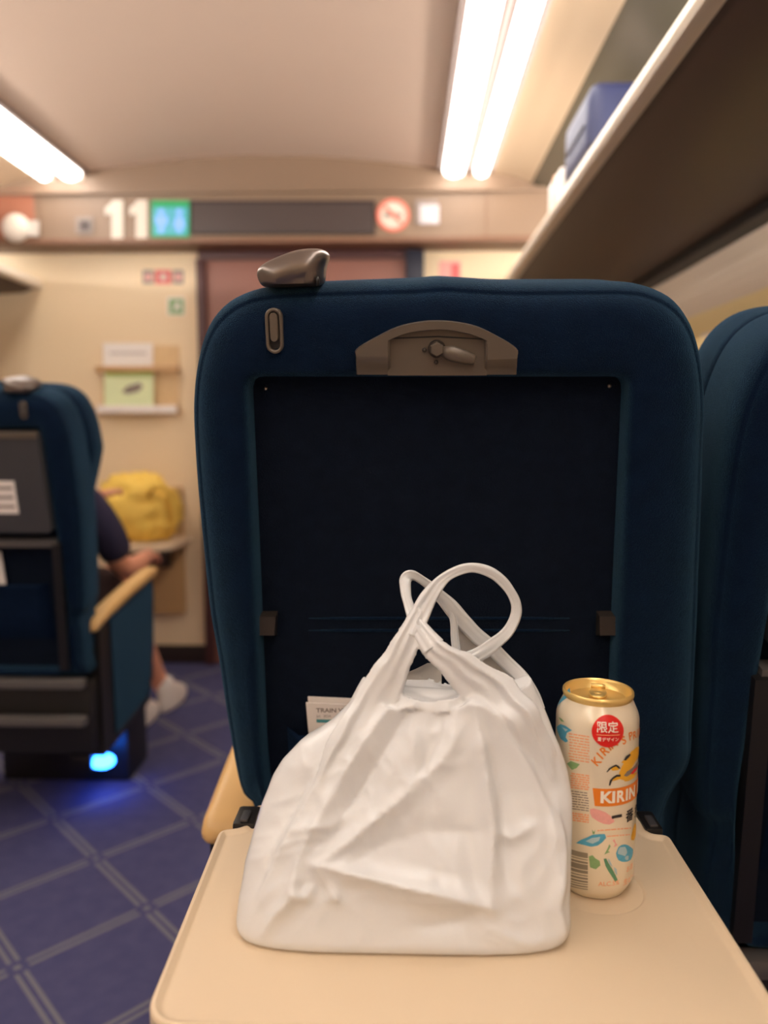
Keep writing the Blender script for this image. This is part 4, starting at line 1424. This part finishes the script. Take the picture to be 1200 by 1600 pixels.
flat_sign('dark_strip', [(649, 312), (684, 312), (684, 319), (655, 319), (655, 350), (649, 350)], SY - 0.004, 0.003, M['printgrey'], sg)
flat_sign('pale_face', [(656, 320), (686, 320), (686, 350), (656, 350)], SY - 0.004, 0.002, mat('pale_lilac', lin((196, 188, 192)), 0.5), sg)
sg = root('sensor_cover', P(132, 352, SY), 'small dark square cover on the bulkhead, left of the white numerals', 'cover')
flat_sign('cover_plate', [(119, 339), (146, 339), (146, 366), (119, 366)], SY, 0.006, M['printgrey'], sg)
flat_sign('cover_lens', [(125, 345), (140, 345), (140, 360), (125, 360)], SY - 0.006, 0.003, M['screen'], sg)
sg = root('ceiling_speaker', P(26, 357, SY - 0.006), 'round white fitting on the brown panel at the upper left edge', 'fitting')
c = P(26, 357, SY - 0.005)
rg = [[c + Vector((r * math.cos(2 * PI * q / 28), -d_, r * math.sin(2 * PI * q / 28))) for q in range(28)] for r, d_ in ((0.060, 0), (0.060, 0.012), (0.052, 0.024), (0.035, 0.034), (0.012, 0.038))]
v, f = loft(rg)
from_py('dome', v, f, M['signwhite'], sg)
flat_sign('side_box', [(44, 346), (62, 346), (62, 370), (44, 370)], SY - 0.006, 0.014, mat('pale_grey', lin((200, 190, 180)), 0.5), sg)
# stickers on the end wall
WY = YE - 0.0005
st = root('sticker_strip', P(256, 433, WY), 'strip of small red and grey stickers high on the beige wall', 'sticker')
for x0, x1, m in ((223, 240, M['printgrey']), (242, 268, mat('sticker_red', lin((214, 96, 100)), 0.5)), (270, 287, M['printgrey'])):
    b = flat_sign('sticker', [(x0, 422), (x1, 422), (x1, 444), (x0, 444)], WY, 0.002, m, st)
    flat_sign('pictogram', disc((x0 + x1) / 2, 433, 5.5, 16), WY - 0.002, 0.0008, M['signwhite'] if m is not M['printgrey'] else M['pink'], b)
st = root('green_sticker', P(275, 478, WY), 'small square green sign on the beige wall below the red stickers', 'sticker')
flat_sign('sticker_back', [(261, 464), (289, 464), (289, 493), (261, 493)], WY, 0.002, M['paper'], st)
flat_sign('sticker_face', [(264, 467), (287, 467), (287, 491), (264, 491)], WY - 0.002, 0.0008, M['green'], st)
flat_sign('pictogram', [(270, 488), (274, 474), (280, 472), (283, 488), (278, 480)], WY - 0.0028, 0.0008, M['paper'], st)
st = root('pink_sticker', P(703, 426, WY), 'pinkish red sticker on the beige wall right of the door', 'sticker')
flat_sign('sticker_back', [(686, 408), (720, 408), (720, 446), (686, 446)], WY, 0.002, M['pink'], st)
flat_sign('sticker_bar', [(705, 412), (718, 412), (718, 446), (705, 446)], WY - 0.002, 0.0008, mat('sticker_rose', lin((226, 110, 110)), 0.5), st)

# wall rack with leaflets
hr = root('leaflet_rack', P(218, 640, WY), 'pale wooden wall rack holding two leaflets beside the door', 'rack')
hm = mat('pale_wood', lin((226, 192, 144)), 0.45, var=0.1, vscale=30)
WK = mat('rack_wood_rail', lin((206, 164, 118)), 0.45)
flat_sign('back_board', [(160, 540), (280, 540), (280, 645), (160, 645)], WY, 0.008, hm, hr)
for y0, y1 in ((573, 582), (634, 646)):
    a, b = P(158, y1, WY), P(281, y0, WY)
    box('rail', (a.x, WY - 0.055, a.z), (b.x, WY - 0.045, b.z), WK if y0 < 600 else M['paper'], hr, 0.003)
    for xx in (156, 246, 280):
        q = P(xx, (y0 + y1) / 2, WY)
        box('rail_end', (q.x - 0.006, WY - 0.045, a.z), (q.x + 0.006, WY - 0.008, b.z), WK, hr, 0.002)
for x0, x1, y0, y1, nm, lb, mm in ((161, 239, 536, 590, 'leaflet', 'plain white leaflet at the top of the wall rack', M['paper']), (163, 240, 576, 640, 'leaflet', 'pale green leaflet with dark picture in the wall rack', M['greenposter'])):
    yy = WY - (0.014 if y0 < 560 else 0.034)
    R = root(nm, P((x0 + x1) / 2, y1, yy), lb, 'leaflet', 'leaflets in the wall rack')
    flat_sign('sheet', [(x0, y0), (x1, y0), (x1, y1), (x0, y1)], yy, 0.003, mm, R)
    if y0 > 560:
        flat_sign('header_band', [(x0 + 1, y0 + 1), (x1 - 1, y0 + 1), (x1 - 1, y0 + 12), (x0 + 1, y0 + 12)], yy - 0.003, 0.0006, mat('leaflet_green', lin((190, 210, 120)), 0.5), R)
        flat_sign('picture', [(190, 612), (200, 603), (218, 598), (224, 604), (216, 612), (200, 616)], yy - 0.003, 0.0006, M['printgrey'], R)
    else:
        flat_sign('text_block', [(x0 + 10, y0 + 14), (x1 - 10, y0 + 14), (x1 - 10, y0 + 18), (x0 + 10, y0 + 18)], yy - 0.003, 0.0006, mat('faint_grey', lin((205, 196, 192)), 0.5), R)

# folding wall table and the yellow bag on it
wt = root('folding_table', P(250, 955, WY), 'tan wall-mounted folding table behind the seated person', 'table')
WT = mat('table_tan', lin((190, 152, 104)), 0.45)
a, b = P(196, 956, WY), P(287, 760, WY)
box('wall_unit', (a.x, YE - 0.05, a.z), (b.x, YE - 0.001, b.z), WT, wt, 0.008)
ty = 3.15
a, b = P(150, 850, ty), P(262, 850, ty)
pl = round_poly([(a.x, ty), (b.x, ty + 0.05), (b.x, YE - 0.052), (a.x, YE - 0.052)], [0.10, 0.10, 0.01, 0.01])
zt = P(200, 856, ty).z
v, f = loft([[Vector((x, y, zt - 0.022)) for x, y in pl], [Vector((x, y, zt)) for x, y in pl]])
from_py('table_top', v, f, M['tray'], wt, False)
prism('bracket', [(b.x - 0.10, YE - 0.051, zt - 0.024), (b.x - 0.10, YE - 0.051, zt - 0.15), (b.x - 0.10, ty + 0.14, zt - 0.024)], (-0.06, 0, 0), M['dark'], wt)
prism('table_apron', [(a.x + 0.06, ty + 0.05, zt - 0.022), (b.x - 0.03, ty + 0.09, zt - 0.022), (b.x - 0.05, ty + 0.09, zt - 0.085), (a.x + 0.08, ty + 0.05, zt - 0.085)], (0, 0.03, 0), M['dark'], wt)


def lumpy(name, c, rx, ry, rz, m, parent, e=2.8, amp=0.16, nz=26, nt=48, seed=0, flat=True):
    rings = []
    for i in range(nz + 1):
        ph = -PI / 2 + PI * i / nz
        row = []
        for j in range(nt):
            th = 2 * PI * j / nt
            sg_ = lambda q, p_: math.copysign(abs(q) ** p_, q)
            d_ = Vector((sg_(math.cos(ph), 2 / e) * sg_(math.cos(th), 2 / e), sg_(math.cos(ph), 2 / e) * sg_(math.sin(th), 2 / e), sg_(math.sin(ph), 2 / e)))
            k = 1 + amp * (1 - 2 * abs(noise.noise(d_ * 2.1 + Vector((seed, 0, 3))))) * 0.5 + amp * 0.4 * noise.noise(d_ * 6 + Vector((seed, 1, 3)))
            p = Vector((c[0] + rx * d_.x * k, c[1] + ry * d_.y * k, c[2] + rz * d_.z * k))
            if flat:
                p.z = max(p.z, c[2] - rz)
            row.append(p)
        rings.append(row)
    v, f = loft(rings)
    return from_py(name, v, f, m, parent)


yb = root('yellow_bag', (P(218, 800, 3.37).x, 3.37, zt), 'crumpled bright yellow cloth bag lying on the tan wall table', 'bag')
q0, q1 = P(160, 842, 3.35), P(266, 748, 3.35)
lumpy('bag_cloth', ((q0.x + q1.x) / 2, 3.375, zt + 0.139), (q1.x - q0.x) / 2, 0.105, 0.134, M['yellowcloth'], yb, 2.5, 0.42, seed=3)
tube('bag_strap', [P(232, 775, 3.26), P(240, 758, 3.25), P(255, 757, 3.26), P(266, 775, 3.29), P(270, 810, 3.33), P(270, 834, 3.34)], 0.012, M['yellowcloth'], yb, 8)

# ------------------------------------------------------------------ person in the seat across the aisle
def skin_obj(name, joints, edges, m, parent=None, sub=2, rootj=0):
    bm = bmesh.new()
    ly = bm.verts.layers.skin.verify()
    vs = []
    for i, (p, r) in enumerate(joints):
        v = bm.verts.new(p)
        v[ly].radius = (r, r) if not isinstance(r, tuple) else r
        v[ly].use_root = i == rootj
        vs.append(v)
    for a, b in edges:
        bm.edges.new((vs[a], vs[b]))
    me = bpy.data.meshes.new(name)
    bm.to_mesh(me)
    bm.free()
    me.materials.append(m)
    o = bpy.data.objects.new(name, me)
    COL.objects.link(o)
    s_ = o.modifiers.new('skin', 'SKIN')
    s_.use_smooth_shade = True
    s_.branch_smoothing = 0.6
    o.modifiers.new('subsurf', 'SUBSURF').levels = sub
    o.modifiers[-1].render_levels = sub
    # bake the surface so it is plain mesh
    dg = bpy.context.evaluated_depsgraph_get()
    nm = bpy.data.meshes.new_from_object(o.evaluated_get(dg))
    o.modifiers.clear()
    o.data = nm
    for p in nm.polygons:
        p.use_smooth = True
    if not nm.materials:
        nm.materials.append(m)
    if parent:
        attach(o, parent)
    return o


PX = -1.150
J = [((PX, 2.33, 0.575), 0.112), ((PX, 2.37, 0.69), 0.115), ((PX, 2.42, 0.80), 0.125), ((PX, 2.46, 0.92), 0.095), ((PX - 0.02, 2.50, 0.985), 0.05), ((PX - 0.03, 2.53, 1.05), 0.075), ((PX - 0.04, 2.55, 1.12), 0.085), ((PX - 0.04, 2.54, 1.17), 0.06),   # 0-7 trunk, neck, head
     ((PX + 0.13, 2.45, 0.885), 0.058), ((PX + 0.19, 2.46, 0.78), 0.046), ((PX + 0.225, 2.50, 0.640), 0.038), ((PX + 0.235, 2.62, 0.640), 0.034), ((PX + 0.225, 2.74, 0.645), 0.026), ((PX + 0.22, 2.79, 0.644), 0.030),   # right arm 8-13
     ((PX - 0.13, 2.46, 0.885), 0.058), ((PX - 0.16, 2.54, 0.80), 0.044), ((PX - 0.12, 2.64, 0.775), 0.036), ((PX - 0.02, 2.73, 0.81), 0.030), ((PX + 0.035, 2.79, 0.85), 0.026), ((PX + 0.055, 2.82, 0.868), 0.030),   # left arm 14-19
     ((PX + 0.095, 2.36, 0.565), 0.085), ((PX + 0.12, 2.76, 0.56), 0.062), ((PX + 0.135, 2.84, 0.50), 0.055), ((PX + 0.145, 2.86, 0.32), 0.050), ((PX + 0.19, 2.95, 0.12), 0.034), ((PX + 0.205, 2.97, 0.07), 0.036), ((PX + 0.215, 3.09, 0.045), 0.032),   # right leg 20-26
     ((PX - 0.095, 2.36, 0.565), 0.085), ((PX - 0.11, 2.76, 0.56), 0.062), ((PX - 0.11, 2.84, 0.50), 0.055), ((PX + 0.0, 2.86, 0.32), 0.046), ((PX + 0.14, 2.80, 0.12), 0.034), ((PX + 0.155, 2.76, 0.07), 0.036), ((PX + 0.165, 2.88, 0.045), 0.032)]   # left leg 27-33
Eg = [(0, 1), (1, 2), (2, 3), (3, 4), (4, 5), (5, 6), (6, 7), (3, 8), (8, 9), (9, 10), (10, 11), (11, 12), (12, 13), (3, 14), (14, 15), (15, 16), (16, 17), (17, 18), (18, 19),
      (0, 20), (20, 21), (21, 22), (22, 23), (23, 24), (24, 25), (25, 26), (0, 27), (27, 28), (28, 29), (29, 30), (30, 31), (31, 32), (32, 33)]
pr_ = root('person', (PX, 2.32, 0.0), 'seated person in a navy short-sleeved top and white shoes, leaning forward', 'person')
skin_obj('body', J, Eg, M['skin'], pr_)


def fingers(name, wrist, knuckle, spread, curl, parent, thumb_side=1):
    """five tapered fingers rooted in the palm"""
    wv, kv = Vector(wrist), Vector(knuckle)
    fd = (kv - wv).normalized()
    sd = Vector(spread).normalized()
    cd = Vector(curl).normalized()
    for i, ln in enumerate((0.072, 0.080, 0.074, 0.058)):
        b0 = kv + sd * ((i - 1.5) * 0.019) - fd * 0.012
        js = [(b0, 0.0095), (b0 + fd * ln * 0.45 + cd * 0.006, 0.0088), (b0 + fd * ln * 0.78 + cd * 0.020, 0.008), (b0 + fd * ln * 0.95 + cd * 0.036, 0.0068)]
        skin_obj('finger', js, [(0, 1), (1, 2), (2, 3)], M['skin'], parent, 1)
    t0 = wv.lerp(kv, 0.35) + sd * 0.020 * thumb_side
    js = [(t0, 0.011), (t0 + sd * 0.022 * thumb_side + fd * 0.022 + cd * 0.004, 0.0105), (t0 + sd * 0.028 * thumb_side + fd * 0.050 + cd * 0.012, 0.0085)]
    skin_obj('thumb', js, [(0, 1), (1, 2)], M['skin'], parent, 1)


fingers('right', J[12][0], J[13][0], (1, 0, 0), (0, 0.1, -1), pr_, -1)
fingers('left', J[18][0], J[19][0], (1, 0, 0.2), (0, 0.2, -1), pr_, 1)
sh = 0.012
TJ = [(J[i][0], (J[i][1] if not isinstance(J[i][1], tuple) else J[i][1][0]) + sh) for i in (0, 1, 2, 3, 8, 9, 10, 14, 15)]
TJ[6] = ((PX + 0.222, 2.495, 0.672), 0.052)
TJ[5] = (TJ[5][0], 0.064)
skin_obj('shirt', TJ, [(0, 1), (1, 2), (2, 3), (3, 4), (4, 5), (5, 6), (3, 7), (7, 8)], M['navyshirt'], pr_)
skin_obj('shorts', [((PX, 2.33, 0.580), 0.104), ((PX + 0.095, 2.38, 0.572), 0.094), ((PX + 0.115, 2.70, 0.548), 0.080), ((PX - 0.095, 2.38, 0.572), 0.094), ((PX - 0.105, 2.70, 0.548), 0.080)], [(0, 1), (1, 2), (0, 3), (3, 4)], mat('dark_shorts', lin((52, 34, 36)), 0.9), pr_)
lumpy('hair', (PX - 0.04, 2.53, 1.125), 0.098, 0.108, 0.100, M['hair'], pr_, 2.0, 0.06, 18, 28, 5, False)
skin_obj('wristband', [((PX + 0.228, 2.700, 0.644), 0.033), ((PX + 0.227, 2.725, 0.645), 0.033)], [(0, 1)], M['grey'], pr_, 1)
for hx_, hy, nm in ((PX + 0.210, 2.97, 'shoe'), (PX + 0.160, 2.76, 'shoe')):
    rings = []
    for z, k, l in ((0.0015, 0.96, 0.98), (0.012, 1.0, 1.0), (0.03, 0.98, 0.98), (0.055, 0.86, 0.80), (0.085, 0.70, 0.50), (0.10, 0.62, 0.42)):
        row = []
        for q in range(24):
            a_ = 2 * PI * q / 24
            yy = math.sin(a_)
            row.append(Vector((hx_ + 0.046 * k * math.cos(a_) * (1 + 0.12 * yy), hy - 0.06 + 0.135 + 0.135 * (yy * l - (1 - l)), z)))
        rings.append(row)
    v, f = loft(rings)
    from_py(nm, v, f, M['shoe'], pr_)
    skin_obj('sock', [((hx_, hy - 0.01, 0.085), 0.042), ((hx_ - 0.002, hy - 0.02, 0.14), 0.042)], [(0, 1)], M['paper'], pr_, 1)
for sx in (-1, 1):                                  # face
    hc = Vector((PX - 0.04, 2.555, 1.09))
    rg = [[hc + Vector((sx * 0.032 + r * math.cos(2 * PI * q / 10), 0.078 + d_, r * math.sin(2 * PI * q / 10))) for q in range(10)] for r, d_ in ((0.012, 0), (0.009, 0.006), (0.003, 0.008))]
    v, f = loft(rg)
    from_py('eye', v, f, M['signwhite'], pr_)

# ------------------------------------------------------------------ luggage, aisle light, sticker by the window
lg = root('blue_suitcase', (0.70, 2.06, H + 0.658), 'blue soft suitcase lying on the right-hand luggage rack', 'suitcase')
x0, x1, y0, y1, z0, z1 = 0.452, 0.82, 2.02, 2.34, H + 0.668, H + 0.852
box('case_shell', (x0, y0, z0 + 0.01), (x1, y1, z1), M['luggage'], lg, 0.04, 4)
box('case_base', (x0 + 0.004, y0 + 0.004, z0), (x1 - 0.004, y1 - 0.004, z0 + 0.05), M['black'], lg, 0.03, 3)
tube('case_handle', [(0.56, y0 + 0.002, z0 + 0.12), (0.57, y0 - 0.02, z0 + 0.12), (0.70, y0 - 0.02, z0 + 0.12), (0.71, y0 + 0.002, z0 + 0.12)], 0.008, M['black'], lg, 8)
tube('zip', [(x0 - 0.001, y0 + 0.05, z0 + 0.09), (x0 - 0.001, y1 - 0.05, z0 + 0.09)], 0.004, M['darkgrey'], lg, 6)
wl = root('white_parcel', (0.60, 2.45, H + 0.668), 'small pale parcel on the rack just beyond the blue suitcase', 'parcel')
box('parcel_box', (0.46, 2.42, H + 0.670), (0.75, 2.62, H + 0.775), M['paper'], wl, 0.012)
box('parcel_tape', (0.459, 2.505, H + 0.672), (0.751, 2.535, H + 0.776), M['paleorange'], wl, 0.004)
pb = root('pale_holdall', (-1.83, 3.1, H + 0.668), 'pale holdall on the left-hand rack above the wall table', 'bag')
lumpy('holdall_body', (-1.84, 3.10, H + 0.765), 0.13, 0.24, 0.10, mat('pale_lilac_cloth', lin((206, 200, 206)), 0.8), pb, 3.0, 0.1, seed=8)
tube('holdall_handle', [(-1.78, 3.0, H + 0.85), (-1.74, 3.02, H + 0.885), (-1.74, 3.16, H + 0.885), (-1.78, 3.18, H + 0.85)], 0.009, M['printgrey'], pb, 8)
al = root('aisle_footlight', P(160, 1190, 2.22), 'small blue glowing footlight low beside the black seat base', 'light')
c = P(152, 1188, 2.23)
box('lamp_housing', (c.x - 0.07, c.y - 0.03, c.z - 0.022), (c.x - 0.005, c.y + 0.03, c.z + 0.028), M['black'], al, 0.006)
lumpy('lamp_lens', (c.x + 0.016, c.y, c.z - 0.002), 0.036, 0.030, 0.020, M['footglow'], al, 2.2, 0.0, 12, 20, 0, False)
ws_ = root('window_sticker', (XR + 0.044, P(1103, 517, XR).y, H + 0.3), 'small blue and white sticker on the window blind between the two seats', 'sticker')
d_ = ray(1103, 517)
q = CO + d_ * ((XR + 0.044 - CO.x) / d_.x)
box('sticker_sheet', (XR + 0.0425, q.y - 0.045, q.z - 0.02), (XR + 0.0448, q.y + 0.045, q.z + 0.05), M['paper'], ws_, 0.0005)
box('sticker_print', (XR + 0.0418, q.y - 0.035, q.z + 0.012), (XR + 0.0425, q.y + 0.035, q.z + 0.044), mat('sticker_blue', lin((90, 130, 200)), 0.5), ws_, 0)
